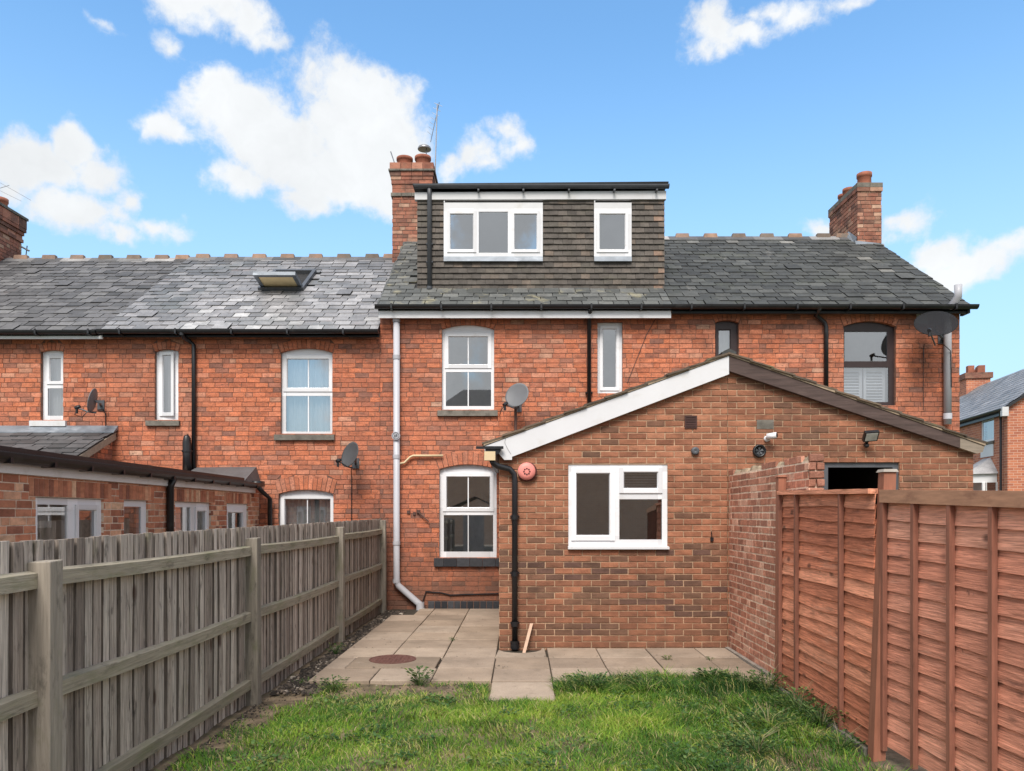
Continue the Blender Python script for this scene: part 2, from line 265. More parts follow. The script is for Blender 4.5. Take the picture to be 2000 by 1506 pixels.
# ------------------------------------------------------------------ mesh helpers
class Frame:                                   # u along the wall, y into the wall, z up
    def __init__(s, O=(0, 0, 0), U=(1, 0, 0), V=(0, 1, 0)):
        s.O, s.U, s.V = Vector(O), Vector(U).normalized(), Vector(V).normalized(); s.W = s.U.cross(s.V)
    def p(s, q): return s.O + s.U * q[0] + s.V * q[1] + s.W * q[2]
    def mat(s, q): return Matrix((( s.U.x, s.V.x, s.W.x, 0), (s.U.y, s.V.y, s.W.y, 0), (s.U.z, s.V.z, s.W.z, 0), (0, 0, 0, 1))) if q is None else Matrix.Translation(s.p(q)) @ s.mat(None)
ID = Frame()
class MB:
    def __init__(s, fr=ID): s.v, s.f, s.r, s.fr = [], [], [], fr
    def add(s, vs, fs, r=None):
        o = len(s.v); r = r or (R.random(), R.random(), 0.)
        s.v += [tuple(s.fr.p(q)) for q in vs]; s.f += [tuple(i + o for i in f) for f in fs]; s.r += [r] * len(vs)
    def box(s, u0, u1, y0, y1, z0, z1, r=None):
        s.add([(u0, y0, z0), (u1, y0, z0), (u1, y1, z0), (u0, y1, z0), (u0, y0, z1), (u1, y0, z1), (u1, y1, z1), (u0, y1, z1)],
              [(3, 2, 1, 0), (4, 5, 6, 7), (0, 1, 5, 4), (1, 2, 6, 5), (2, 3, 7, 6), (3, 0, 4, 7)], r)
    def hexa(s, p8, r=None): s.add(p8, [(3, 2, 1, 0), (4, 5, 6, 7), (0, 1, 5, 4), (1, 2, 6, 5), (2, 3, 7, 6), (3, 0, 4, 7)], r)
    def prism(s, poly, y0, y1, r=None):        # poly of (u, z), counter-clockwise seen from the front
        n = len(poly); vs = [(u, y0, z) for u, z in poly] + [(u, y1, z) for u, z in poly]
        s.add(vs, [tuple(range(n)), tuple(range(2 * n - 1, n - 1, -1))] + [((i + 1) % n, i, n + i, n + (i + 1) % n) for i in range(n)], r)
    def plate(s, poly, z0, z1, r=None):        # poly of (u, y), counter-clockwise from above
        n = len(poly); vs = [(u, y, z1) for u, y in poly] + [(u, y, z0) for u, y in poly]
        s.add(vs, [tuple(range(n)), tuple(range(2 * n - 1, n - 1, -1))] + [((i + 1) % n, i, n + i, n + (i + 1) % n) for i in range(n)], r)
    def brick(s, q, c=.004, dep=.03, off=0., r=None):   # q: four (u, z) corners, lower left first, counter-clockwise
        cu = sum(p[0] for p in q) / 4; cz = sum(p[1] for p in q) / 4
        def ins(p): return (p[0] + (c if p[0] < cu else -c), p[1] + (c if p[1] < cz else -c))
        vs = [(u, dep, z) for u, z in q] + [(u, off + c, z) for u, z in q] + [(ins(p)[0], off, ins(p)[1]) for p in q]
        s.add(vs, [(8, 9, 10, 11)] + [(4 + i, 4 + (i + 1) % 4, 8 + (i + 1) % 4, 8 + i) for i in range(4)] + [(i, (i + 1) % 4, 4 + (i + 1) % 4, 4 + i) for i in range(4)], r)
    def tube(s, pts, rr, n=10, caps=True, r=None):
        P = [Vector(p) for p in pts]; k = len(P); rs = rr if isinstance(rr, (list, tuple)) else [rr] * k
        vs, fs = [], []; a = None
        for i in range(k):
            t = (P[min(i + 1, k - 1)] - P[max(i - 1, 0)]).normalized()
            if a is None: a = t.orthogonal().normalized()
            a = (a - t * a.dot(t)).normalized(); b = t.cross(a)
            vs += [tuple(P[i] + (a * math.cos(2 * math.pi * j / n) + b * math.sin(2 * math.pi * j / n)) * rs[i]) for j in range(n)]
        for i in range(k - 1):
            fs += [(i * n + j, i * n + (j + 1) % n, (i + 1) * n + (j + 1) % n, (i + 1) * n + j) for j in range(n)]
        if caps: fs += [tuple(range(n - 1, -1, -1)), tuple(range((k - 1) * n, k * n))]
        s.add(vs, fs, r)
    def lathe(s, prof, c, ax=(0, 0, 1), n=20, sx=1., r=None):   # prof: (radius, height along ax)
        A = Vector(ax).normalized(); B = A.orthogonal().normalized()
        if abs(A.z) < .95: B = Vector((0, 0, 1)).cross(A).normalized()
        Cc = A.cross(B); vs, fs = [], []; c = Vector(c)
        for (q, h) in prof: vs += [tuple(c + A * h + (B * math.cos(2 * math.pi * j / n) * sx + Cc * math.sin(2 * math.pi * j / n)) * q) for j in range(n)]
        for i in range(len(prof) - 1): fs += [(i * n + j, i * n + (j + 1) % n, (i + 1) * n + (j + 1) % n, (i + 1) * n + j) for j in range(n)]
        s.add(vs, fs, r)
    def gutter(s, u0, u1, yc, zc, rr=.055, depth=None):         # hollow half-round along u
        n = 8; th = .006; pr = []
        for j in range(n + 1): a = math.pi + math.pi * j / n; pr.append((yc + rr * math.cos(a), zc + rr * 1.1 * math.sin(a)))
        for j in range(n, -1, -1): a = math.pi + math.pi * j / n; pr.append((yc + (rr - th) * math.cos(a), zc + (rr - th) * 1.1 * math.sin(a)))
        k = len(pr); vs = [(u0, y, z) for y, z in pr] + [(u1, y, z) for y, z in pr]
        fs = [(i, (i + 1) % k, k + (i + 1) % k, k + i) for i in range(k)]
        m = n + 1; fs += [tuple(range(m)), tuple(range(k + m - 1, k - 1, -1))]
        s.add(vs, fs)
    def panel(s, u0, u1, z0, z1, holes, y0, y1, r=None):        # a slab with rectangular holes, front at y0
        us = sorted({u0, u1, *[x for h in holes for x in h[:2] if u0 < x < u1]}); zs = sorted({z0, z1, *[x for h in holes for x in h[2:4] if z0 < x < z1]})
        for a, b in zip(us, us[1:]):
            for c, d in zip(zs, zs[1:]):
                m, k = (a + b) / 2, (c + d) / 2
                if any(h[0] < m < h[1] and h[2] < k < h[3] for h in holes): continue
                s.add([(a, y0, c), (b, y0, c), (b, y0, d), (a, y0, d)], [(0, 1, 2, 3)], r)
                s.add([(a, y1, c), (b, y1, c), (b, y1, d), (a, y1, d)], [(3, 2, 1, 0)], r)
        for (a, b, c, d) in [h[:4] for h in holes]:
            s.add([(a, y0, c), (a, y1, c), (a, y1, d), (a, y0, d)], [(0, 1, 2, 3)], r); s.add([(b, y0, c), (b, y1, c), (b, y1, d), (b, y0, d)], [(3, 2, 1, 0)], r)
            s.add([(a, y0, c), (b, y0, c), (b, y1, c), (a, y1, c)], [(0, 1, 2, 3)], r); s.add([(a, y0, d), (b, y0, d), (b, y1, d), (a, y1, d)], [(3, 2, 1, 0)], r)
        for (a, b, c, d) in [(u0, u1, z0, z1)]:
            s.add([(a, y0, c), (a, y1, c), (a, y1, d), (a, y0, d)], [(3, 2, 1, 0)], r); s.add([(b, y0, c), (b, y1, c), (b, y1, d), (b, y0, d)], [(0, 1, 2, 3)], r)
            s.add([(a, y0, c), (b, y0, c), (b, y1, c), (a, y1, c)], [(3, 2, 1, 0)], r); s.add([(a, y0, d), (b, y0, d), (b, y1, d), (a, y1, d)], [(0, 1, 2, 3)], r)
    def mesh(s, name, mat, smooth=False):
        me = bpy.data.meshes.new(name); me.from_pydata(s.v, [], s.f)
        a = me.attributes.new('rnd', 'FLOAT_VECTOR', 'POINT'); a.data.foreach_set('vector', np.array(s.r, dtype=np.float32).ravel())
        me.materials.append(MATS[mat])
        if mat.startswith('far_'):              # metres along the wall and up it
            uv = me.uv_layers.new(name='UVMap')
            for p in me.polygons:
                t = Vector((-p.normal.y, p.normal.x, 0)); t = t.normalized() if t.length > .01 else Vector((1, 0, 0)); b = p.normal.cross(t)
                for li in p.loop_indices: co = me.vertices[me.loops[li].vertex_index].co; uv.data[li].uv = (co.dot(t), co.dot(b))
        if smooth: me.polygons.foreach_set('use_smooth', [True] * len(me.polygons))
        return me
    def build(s, name, mat, parent=None, smooth=False):
        o = bpy.data.objects.new(name, s.mesh(name, mat, smooth)); COL.objects.link(o)
        if parent is not None:
            o.parent = parent
            if parent.type == 'EMPTY': o.location = -parent.location
        return o
def tag(o, label, cat, group=None, kind=None):
    if label: o['label'] = label
    if cat: o['category'] = cat
    if group: o['group'] = group
    if kind: o['kind'] = kind
    return o
def thing(name, label, cat, loc=(0, 0, 0), group=None):
    o = bpy.data.objects.new(name, None); COL.objects.link(o); o.location = loc; o.empty_display_size = .1
    return tag(o, label, cat, group)
def put(name, me, parent, matrix):             # one more object sharing a mesh
    o = bpy.data.objects.new(name, me); COL.objects.link(o); o.parent = parent
    if parent.type == 'EMPTY': matrix = Matrix.Translation(-parent.location) @ matrix
    o.matrix_basis = matrix; return o
def X(px, d): return (px - 1000) / F * d
def Z(py, d): return H + (HZ - py) / F * d

# ---------------------------------------------------- brickwork
VAR = {}
def variant(key, mat, Lb, hb, k, c):
    kk = (key, round(Lb, 3), k)
    if kk not in VAR:
        m = MB(); rr = random.Random(str(kk))
        j = lambda: rr.uniform(-.0025, .0025)
        m.brick([(j(), j()), (Lb + j(), j()), (Lb + j(), hb + j()), (j(), hb + j())], c=c, r=((k % 16 + .5) / 16, rr.random(), 0)); VAR[kk] = m.mesh('brick', mat)
    return VAR[kk]
class Op:                                       # an opening, optionally with a segmental arch
    def __init__(s, u0, u1, z0, z1, rise=0, ring=.2):
        s.u0, s.u1, s.z0, s.z1, s.rise, s.ring = u0, u1, z0, z1, rise, ring; s.uc = (u0 + u1) / 2; s.h = (u1 - u0) / 2
        if rise:
            s.Ri = (s.h ** 2 + rise ** 2) / (2 * rise); s.zc = z1 + rise - s.Ri; s.a = math.asin(s.h / s.Ri); s.Ro = s.Ri + ring
    def w(s, z):
        if z < s.zc + s.Ri * math.cos(s.a): return s.h
        if z < s.zc + s.Ro * math.cos(s.a): return (z - s.zc) * math.tan(s.a)
        if z < s.zc + s.Ro: return math.sqrt(s.Ro ** 2 - (z - s.zc) ** 2)
        return 0.
    def rect(s): return (s.u0, s.u1, s.z0, s.z1 + s.rise)
def brickwork(wall, key, fr, u0, u1, z0, z1, course, L, gap, ops=(), ztop=None, headers=0., seed=1, n_ind=300, vis=None, colfn=None, rough=.0, c=.004, bond='stretcher'):
    rr = random.Random(seed); mat = key; stuff = MB(fr); cand = []
    nrow = int(math.ceil((z1 - z0) / course)); hb = course - gap
    for j in range(nrow):
        zb = z0 + j * course + gap / 2; zt = min(zb + hb, z1)
        if zt - zb < .012: continue
        u = u0 - ((j % 2) * L / 2 if bond == 'stretcher' else (j % 2) * L / 4 + rr.uniform(0, .3))
        k = 0
        while u < u1:
            if bond == 'flemish': Lb = L / 2 if (k + j) % 2 else L
            elif headers and rr.random() < headers: Lb = L / 2
            else: Lb = L
            k += 1
            a, b = u + gap / 2, u + Lb - gap / 2; u += Lb
            full = a >= u0 and b <= u1 and zt - zb > hb - .002
            a, b = max(a, u0), min(b, u1)
            if b - a < .02: continue
            pcs = [(a, b, zb, zt)]
            for o in ops:
                new = []
                for (p, q, e, f) in pcs:
                    if q <= o.u0 or p >= o.u1 or f <= o.z0 or e >= o.z1: new.append((p, q, e, f)); continue
                    full = False
                    if p < o.u0: new.append((p, o.u0, e, f))
                    if q > o.u1: new.append((o.u1, q, e, f))
                    p2, q2 = max(p, o.u0), min(q, o.u1)
                    if e < o.z0: new.append((p2, q2, e, o.z0))
                    if f > o.z1: new.append((p2, q2, o.z1, f))
                pcs = new
            quads = []
            for (p, q, e, f) in pcs:
                if q - p < .012 or f - e < .012: continue
                qs = [(p, q, q, p, e, f)]
                for o in ops:
                    if not o.rise or f < o.z1: continue
                    wb, wt = o.w(max(e, o.z1 + .0005)), o.w(f)
                    if wb <= 0: continue
                    nq = []
                    for (bl, br, tr_, tl, e2, f2) in qs:
                        if br <= o.uc - wb and tr_ <= o.uc - wt or bl >= o.uc + wb and tl >= o.uc + wt: nq.append((bl, br, tr_, tl, e2, f2)); continue
                        full = False
                        lb, lt = min(br, o.uc - wb - gap), min(tr_, o.uc - wt - gap)
                        if lt - tl > .006 or lb - bl > .006: nq.append((bl, max(lb, bl + .002), max(lt, tl + .002), tl, e2, f2))
                        rb, rt = max(bl, o.uc + wb + gap), max(tl, o.uc + wt + gap)
                        if br - rb > .006 or tr_ - rt > .006: nq.append((min(rb, br - .002), br, tr_, min(rt, tr_ - .002), e2, f2))
                    qs = nq
                quads += qs
            for (bl, br, tr_, tl, e, f) in quads:
                um = (bl + br) / 2
                if ztop and e > ztop(um): continue
                r = colfn(um, e, rr) if colfn else (rr.random(), rr.random(), 0)
                if full and len(quads) == 1 and (vis is None or vis(um, (e + f) / 2)): cand.append((-(br - bl), um ** 2 + (e - 1.9) ** 2 * 1.5, bl, br, e, r)); continue
                j_ = lambda: rr.uniform(-rough, rough)
                stuff.brick([(bl + j_(), e + j_()), (br + j_(), e + j_()), (tr_ + j_(), f + j_()), (tl + j_(), f + j_())], c=c, off=rr.uniform(-.002, .002) - rough * .5, r=r)
    cand.sort()
    for i, (_, _, bl, br, e, r) in enumerate(cand):
        if i < n_ind:
            me = variant(key, mat, br - bl, hb, int(r[0] * 16) % 16 + 16 * (i % 3), c)
            put('brick', me, wall, fr.mat((bl, rr.uniform(-.002, .002) - rough * .5, e)) @ Matrix.Rotation(rr.uniform(-.006, .006) * (1 + rough * 200), 4, 'Y'))
        else:
            j_ = lambda: rr.uniform(-rough, rough)
            stuff.brick([(bl + j_(), e + j_()), (br + j_(), e + j_()), (br + j_(), e + hb + j_()), (bl + j_(), e + hb + j_())], c=c, off=rr.uniform(-.002, .002) - rough * .5, r=r)
    if stuff.v: tag(stuff.build('bricks', mat, wall), None, None, kind='stuff')
def arch(wall, fr, o, mat, n):
    for i in range(n):
        t0 = -o.a + 2 * o.a * i / n; t1 = -o.a + 2 * o.a * (i + 1) / n; g = .004 / o.Ri
        t0, t1 = t0 + g, t1 - g; m = MB(fr); P = lambda t, q: (o.uc + q * math.sin(t), o.zc + q * math.cos(t))
        m.brick([P(t0, o.Ri), P(t1, o.Ri), P(t1, o.Ro), P(t0, o.Ro)], c=.004, dep=.11, off=-.002, r=(R.uniform(.35, .8), R.random(), 0)); m.build('arch_brick', mat, wall)

# ---------------------------------------------------- windows
def window(house, fr, u0, u1, z0, z1, lights, mat='white_plastic', rise=0, rec=.075, sill=None, bars=(), room='room', curtain=None, label=None, depth=1.6, open_light=None):
    """lights: (u0, u1, z0, z1, sash width) of each pane; one window = frame mesh with sash, pane and bar children"""
    m = MB(fr); y0 = rec
    m.panel(u0, u1, z0, z1, [l[:4] for l in lights], y0, y0 + .06)
    if rise:
        h = (u1 - u0) / 2; uc = (u0 + u1) / 2; Ri = (h * h + rise * rise) / (2 * rise); zc = z1 + rise - Ri; a = math.asin(h / Ri)
        m.prism([(u0, z1), (u1, z1)] + [(uc + Ri * math.sin(t), zc + Ri * math.cos(t)) for t in [a - 2 * a * i / 10 for i in range(1, 10)]], y0 + .004, y0 + .05)
    wnd = m.build('window', mat, house)
    if label: wnd['label'] = label
    for i, (a, b, c, d, sw) in enumerate(lights):
        f2 = fr; dy = 0
        if open_light == i:      # casement standing ajar, hinged on its left side
            an = rad(9); O = fr.p((a - sw, y0, 0)); f2 = Frame(O, fr.U * math.cos(an) - fr.V * math.sin(an), fr.V * math.cos(an) + fr.U * math.sin(an))
            a, b = sw, sw + (b - a); dy = -y0
        if sw > 0:
            q = MB(f2); yy = y0 + dy - .016; e = .001 if not dy else 0
            q.box(a - sw, a, yy, y0 + dy - e, c - sw, d + sw); q.box(b, b + sw, yy, y0 + dy - e, c - sw, d + sw)
            q.box(a, b, yy, y0 + dy - e, c - sw, c); q.box(a, b, yy, y0 + dy - e, d, d + sw)
            k = .012                      # chamfered bead around the glass
            for (p, r_) in (((a, c), (b, c)), ((b, c), (b, d)), ((b, d), (a, d)), ((a, d), (a, c))):
                du = k if p[0] == a else -k; q.add([(p[0], yy, p[1]), (r_[0], yy, r_[1]), (r_[0] + (k if r_[0] == a else -k), y0 + dy + .012, r_[1] + (k if r_[1] == c else -k)), (p[0] + du, y0 + dy + .012, p[1] + (k if p[1] == c else -k))], [(0, 1, 2, 3)])
            q.build('sash', mat, wnd)
        g = MB(f2); g.add([(a, y0 + dy + .014, c), (b, y0 + dy + .014, c), (b, y0 + dy + .014, d), (a, y0 + dy + .014, d)], [(0, 1, 2, 3)]); g.build('pane', 'glass', wnd)
        for (k, x) in bars:
            if k == i: q = MB(f2); q.box(x - .009, x + .009, y0 + dy + .004, y0 + dy + .013, c, d); q.build('glazing_bar', mat, wnd)
    if sill:
        su0, su1, sz0, sz1, proj, smat, nm = sill; q = MB(fr)
        q.hexa([(su0, -proj, sz0), (su1, -proj, sz0), (su1, rec, sz0), (su0, rec, sz0), (su0, -proj, sz1 - .012), (su1, -proj, sz1 - .012), (su1, rec, sz1), (su0, rec, sz1)])
        q.build(nm, smat, wnd)
    q = MB(fr); e = .03; A, B, C_, D_ = u0 - e, u1 + e, z0 - e, z1 + rise + e; yb = rec + .075; yd = yb + depth
    A2, B2 = A - .5, B + .5
    q.add([(A, yb, C_), (B, yb, C_), (B, yb, D_), (A, yb, D_), (A2, yd, C_ - .5), (B2, yd, C_ - .5), (B2, yd, D_ + .2), (A2, yd, D_ + .2)], [(4, 5, 6, 7), (0, 4, 7, 3), (5, 1, 2, 6), (3, 7, 6, 2), (0, 1, 5, 4)])
    q.build('room_lining', room, wnd)
    for (ca, cb, cz0, cz1, folds, cm) in (curtain or ()):
        q = MB(fr); n = max(8, int((cb - ca) * 60)); vs = []
        for i in range(n + 1):
            u = ca + (cb - ca) * i / n; y = yb + .07 + .02 * math.sin(i / n * folds * 6.28) + .008 * math.sin(i * 1.7)
            vs += [(u, y, cz0), (u, y, cz1)]
        q.add(vs, [(2 * i, 2 * i + 2, 2 * i + 3, 2 * i + 1) for i in range(n)]); q.build('curtain', cm, wnd, True)
    return wnd

# ---------------------------------------------------- slates
def slates(roof, u0, u1, eave, ridge, gauge, width, mat, seed, skip=None, n_ind=300, shift=None, lim=None):
    rr = random.Random(seed); (yd, yz), (rd, rz) = eave, ridge; Ls = math.hypot(rd - yd, rz - yz); pitch = math.atan2(rz - yz, rd - yd)
    vs = []
    for k in range(48):
        m = MB(); x = lambda a=.006: rr.uniform(-a, a); v = rr.random() ** 1.0
        th = .011; cut = rr.random() < .3
        pts = [(.028 + x(.01), x(.025)), (.972 + x(.01), x(.025)), (.972, 1), (.028, 1)]
        if cut: pts = [(.028 + .06, x(.02)), (.972, x(.02)), (.972, 1), (.028, 1), (.028, .08)]
        m.plate(pts, 0, th, r=((k + .5) / 48, rr.random(), 0)); np_ = len(pts)
        m.f = m.f[:2]; m.add([(p[0], p[1], th - .001) for p in pts] + [(p[0], p[1], 0) for p in pts], [((i + 1) % np_, i, np_ + i, np_ + (i + 1) % np_) for i in range(np_)], ((k + .5) / 48, .5, 1)); vs.append(m.mesh('slate', mat))  # side and tail faces darkened, painting in the shade between slates
    rows = int(Ls / gauge); pieces = []
    for j in range(rows + 1):
        s = j * gauge; u = u0 - (width / 2 if j % 2 else 0) + rr.uniform(-.01, .01)
        while u < u1:
            wd = width * rr.uniform(.93, 1.07); a, b = max(u, u0), min(u + wd, u1); u += wd
            if b - a < .04: continue
            um = (a + b) / 2
            if skip and skip(um, s): continue
            L = min(gauge * 1.55, Ls - s + .02)
            pieces.append((a, b, s, L))
    st = MB()
    for i, (a, b, s, L) in enumerate(pieces):
        v = rr.random()
        if shift: v = shift((a + b) / 2, s / Ls, v)
        v = min(max(v, 0), .999); y = yd + s * math.cos(pitch); z = yz + s * math.sin(pitch)
        slip = rr.uniform(-.004, .004) - (rr.random() < .015) * .03
        M = Matrix.Translation((a, y + slip, z + .012)) @ Matrix.Rotation(pitch - .040 + rr.uniform(-.004, .004), 4, 'X') @ Matrix.Rotation(rr.uniform(-.007, .007), 4, 'Z')
        M2 = M @ Matrix.Diagonal((b - a, L, 1.1 + .9 * rr.random(), 1))
        if i < n_ind: put('slate', vs[int(v * 48)], roof, M2)
        else:
            mm = vs[int(v * 48)]; st.add([tuple(M2 @ p.co) for p in mm.vertices], [tuple(p.vertices) for p in mm.polygons], (v, rr.random(), 0)); nv_ = len(mm.vertices); hf = nv_ // 2; st.r[-hf:] = [(v, .5, 1.)] * hf  # merged slates carry the same painted-in edge shade
    if st.v: tag(st.build('slates', mat, roof), None, None, kind='stuff')
def ridge(house, u0, u1, d, z, step, mat='ridge_clay', skip=None):
    u = u0; sl = .62
    while u < u1 - .1:
        b = min(u + step, u1); m = MB(); w_, hh = .16, .15
        def vee(a, b_, up, ww): m.add([(a, d - ww, z - ww * sl + up), (a, d, z + up + .02), (a, d + ww, z - ww * sl + up), (b_, d - ww, z - ww * sl + up), (b_, d, z + up + .02), (b_, d + ww, z - ww * sl + up),
                (a, d - ww, z - ww * sl + up - .03), (b_, d - ww, z - ww * sl + up - .03)], [(0, 3, 4, 1), (1, 4, 5, 2), (6, 7, 3, 0)])
        vee(u, b, .03, w_)
        rt = m.build('ridge_tile', 'slate_dull', house); m = MB(); mid = (u + b) / 2; hw = step * .235
        m.hexa([(mid - hw - .01, d - .06, z - .01), (mid + hw + .01, d - .06, z - .01), (mid + hw + .01, d + .06, z - .01), (mid - hw - .01, d + .06, z - .01),
                (mid - hw + .01, d - .045, z + .10), (mid + hw - .01, d - .045, z + .10), (mid + hw - .01, d + .045, z + .10), (mid - hw + .01, d + .045, z + .10)])
        m.build('ridge_crest', mat, rt); u = b

# ================================================================== THE SETTING
def lawn_h(x, y):
    return -.045 - .02 * max(0, x - 1.2) + .012 * math.sin(x * 2.1 + y * 1.3) + .01 * math.sin(x * 5.3 - y * 3.7)
g = MB(); g.add([(-1500, -1500, -.35), (1500, -1500, -.35), (1500, 1500, -.35), (-1500, 1500, -.35)], [(0, 1, 2, 3)])
tag(g.build('ground', 'far_ground'), None, None, kind='structure')
g = MB(); nx, ny = 60, 60; xs = [-6 + 12.0 * i / nx for i in range(nx + 1)]; ys = [-6 + 19.15 * j / ny for j in range(ny + 1)]
g.add([(x, y, lawn_h(x, y) + .012 * math.sin(x * 17 + y * 13) * math.sin(y * 19 - x * 7)) for y in ys for x in xs],
      [(j * (nx + 1) + i, j * (nx + 1) + i + 1, (j + 1) * (nx + 1) + i + 1, (j + 1) * (nx + 1) + i) for j in range(ny) for i in range(nx)], r=(.5, .5, 0))
tag(g.build('garden_soil', 'soil', smooth=True), None, None, kind='structure')

D = 13.2
FR = Frame((0, D, 0)); XA, XB, XC, XD = -7.07, -2.30, 2.75, 7.80
W = lambda px: X(px, D)
V = lambda py: Z(py, D)
def vis(u, z):
    px, py = 1000 + u / D * F, HZ - (z - H) / D * F
    if px < 0: return False
    if px > 945 and py > (867 - (px - 945) * .358 if px < 1420 else 700 + (px - 1420) * .344): return False
    if px < 760 and py > 1050 - .05 * px: return False
    if px < 512 and py > 880 + .12 * px: return False
    return True
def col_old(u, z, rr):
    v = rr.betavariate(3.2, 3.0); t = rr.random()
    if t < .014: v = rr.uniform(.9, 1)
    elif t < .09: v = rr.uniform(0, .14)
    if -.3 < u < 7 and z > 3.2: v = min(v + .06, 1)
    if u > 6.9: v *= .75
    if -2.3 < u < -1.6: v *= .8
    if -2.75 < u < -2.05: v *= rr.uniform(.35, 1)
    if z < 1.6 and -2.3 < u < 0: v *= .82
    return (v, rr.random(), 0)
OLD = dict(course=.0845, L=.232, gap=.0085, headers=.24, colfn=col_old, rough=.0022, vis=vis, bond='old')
def close_house(house, u0, u1, zt, zr, right=False):
    m = MB(); m.box(u0, u1, 20.0, 20.2, -.3, zt)
    for (a, on) in ((u0, True), (u1 - .12, right or True)):
        m.prism([(a + .002, -.3), (a + .118, -.3), (a + .118, zt), (a + .002, zt)], D + .26, 20.0)
    m.build('party_wall', 'far_brick', house)

# ------------------------------------------------------------------ house at the far left (dull slates)
hA = thing('terraced_house', 'brick terraced house under dull grey slates with narrow two-pane window and white sill', 'house', (-9.5, D, 0), 'terrace of brick houses')
AL = -12.6
oA = Op(W(79), W(123), V(820), V(687), .035, .13)
m = MB(FR); m.panel(AL, XA - .002, -.3, 4.74, [oA.rect()], .007, .25); wA = m.build('wall', 'old_mortar', hA)
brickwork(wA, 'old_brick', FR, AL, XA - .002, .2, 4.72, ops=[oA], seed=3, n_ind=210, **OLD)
arch(wA, FR, oA, 'old_brick', 6)
u0, u1 = W(79), W(123); zz = lambda y: V(y)
window(hA, FR, u0, u1, V(820), V(687), [(W(92), W(115), V(744), V(698), .045), (W(88), W(118), V(811), V(757), 0)], rise=.035, sill=(W(61), W(131), V(833), V(821), .06, 'white_paint', 'sill'),
       curtain=[(W(86), W(121), V(812), V(690), 5, 'curtain_white')])
eA = (13.0, Z(647, 13.0)); rA = (16.6, Z(508, 16.6))
m = MB(); m.hexa([(AL, eA[0], eA[1] - .08), (XA, eA[0], eA[1] - .08), (XA, rA[0], rA[1] - .08), (AL, rA[0], rA[1] - .08), (AL, eA[0], eA[1]), (XA, eA[0], eA[1]), (XA, rA[0], rA[1]), (AL, rA[0], rA[1])])
m.hexa([(AL, rA[0] + .002, rA[1] - .08), (XA, rA[0] + .002, rA[1] - .08), (XA, 20.3, eA[1] - .08), (AL, 20.3, eA[1] - .08), (AL, rA[0] + .002, rA[1]), (XA, rA[0] + .002, rA[1]), (XA, 20.3, eA[1]), (AL, 20.3, eA[1])])
roofA = m.build('roof', 'roof_under', hA)
slates(roofA, AL, XA, eA, rA, .205, .27, 'slate_dull', 11, skip=lambda u, s: 1000 + u / (13 + s * .83) * F < -25, shift=lambda u, s, v: v * .9 + (.12 if s > .9 else 0))
ridge(hA, -11.05, XA, rA[0], rA[1], .617)
m = MB(); m.gutter(AL, XA - .02, 12.93, eA[1] - .005, .06); m.build('gutter', 'black_plastic', hA)
m = MB(); m.box(AL, W(212), 13.0, 13.03, V(667), eA[1] - .03); m.build('fascia', 'white_paint', hA)
close_house(hA, AL, XA, 4.7, rA[1])
def chimney(house, x0, x1, y0, y1, zb, zt, body_top, corb, pots, sides, seed, label=None, lead=True):
    m = MB(); m.box(x0 + .008, x1 - .008, y0 + .008, y1 - .008, zb, zt - .01)
    ch = m.build('chimney', 'chimney_mortar', house)
    if label: ch['label'] = label
    kw = dict(course=.083, L=.225, gap=.009, headers=.3, seed=seed, n_ind=45, rough=.002, bond='old')
    brickwork(ch, 'chimney_brick', Frame((x0, y0, 0)), 0, x1 - x0, zb, body_top, **kw)
    if 'R' in sides: brickwork(ch, 'chimney_brick', Frame((x1, y0, 0), (0, 1, 0), (-1, 0, 0)), .002, y1 - y0, zb, body_top, **kw)
    if 'L' in sides: brickwork(ch, 'chimney_brick', Frame((x0, y1, 0), (0, -1, 0), (1, 0, 0)), 0, y1 - y0 - .002, zb, body_top, **kw)
    for (za, zb_, out, mt) in corb:
        q = MB(); n = max(2, int((x1 - x0 + 2 * out) / .225)); 
        a, b = x0 - out, x1 + out
        for i in range(n):
            p0 = a + (b - a) * i / n + .004; p1 = a + (b - a) * (i + 1) / n - .004
            q.box(p0, p1, y0 - out, y0 + .1, za + .003, zb_ - .003)
        k = max(2, int((y1 - y0) / .225))
        for i in range(k):
            p0 = y0 - out + (y1 - y0 + 2 * out) * i / k + .004; p1 = y0 - out + (y1 - y0 + 2 * out) * (i + 1) / k - .004
            if i == 0: p0 = y0 + .104
            q.box(b - .11, b - .001, p0, p1, za + .003, zb_ - .003); q.box(a + .001, a + .11, p0, p1, za + .003, zb_ - .003)
        q.build('corbel_course', mt, ch)
    q = MB(); q.box(x0 + .03, x1 - .03, y0 + .03, y1 - .03, zt - .02, zt + .02); q.build('flaunching', 'mortar_bed', ch)
    for (px, py, rr_, hh) in pots:
        q = MB(); q.lathe([(rr_ * .96, 0), (rr_ * .92, hh * .7), (rr_ * 1.04, hh * .74), (rr_ * 1.04, hh), (rr_ * .85, hh), (rr_ * .8, hh * .4), (0, hh * .4)], (px, py, zt), n=20); q.build('chimney_pot', 'clay_pot', ch, True)
    return ch
chimney(hA, -12.1, -11.13, 15.7, 17.2, 6.6, 8.36, 7.78, [(7.78, 7.86, .03, 'chimney_brick'), (7.86, 7.94, .012, 'chimney_brick'), (7.94, 8.02, .04, 'chimney_brick'), (8.02, 8.1, .07, 'chimney_brick'), (8.1, 8.3, .075, 'chimney_brick'), (8.3, 8.36, .10, 'stone_sill')],
        [(-11.4, 16.0, .17, .36), (-11.42, 16.45, .16, .33), (-11.75, 16.2, .16, .33), (-11.42, 16.9, .16, .3)], 'R', 5, 'weathered red brick chimney with stepped dark cap')

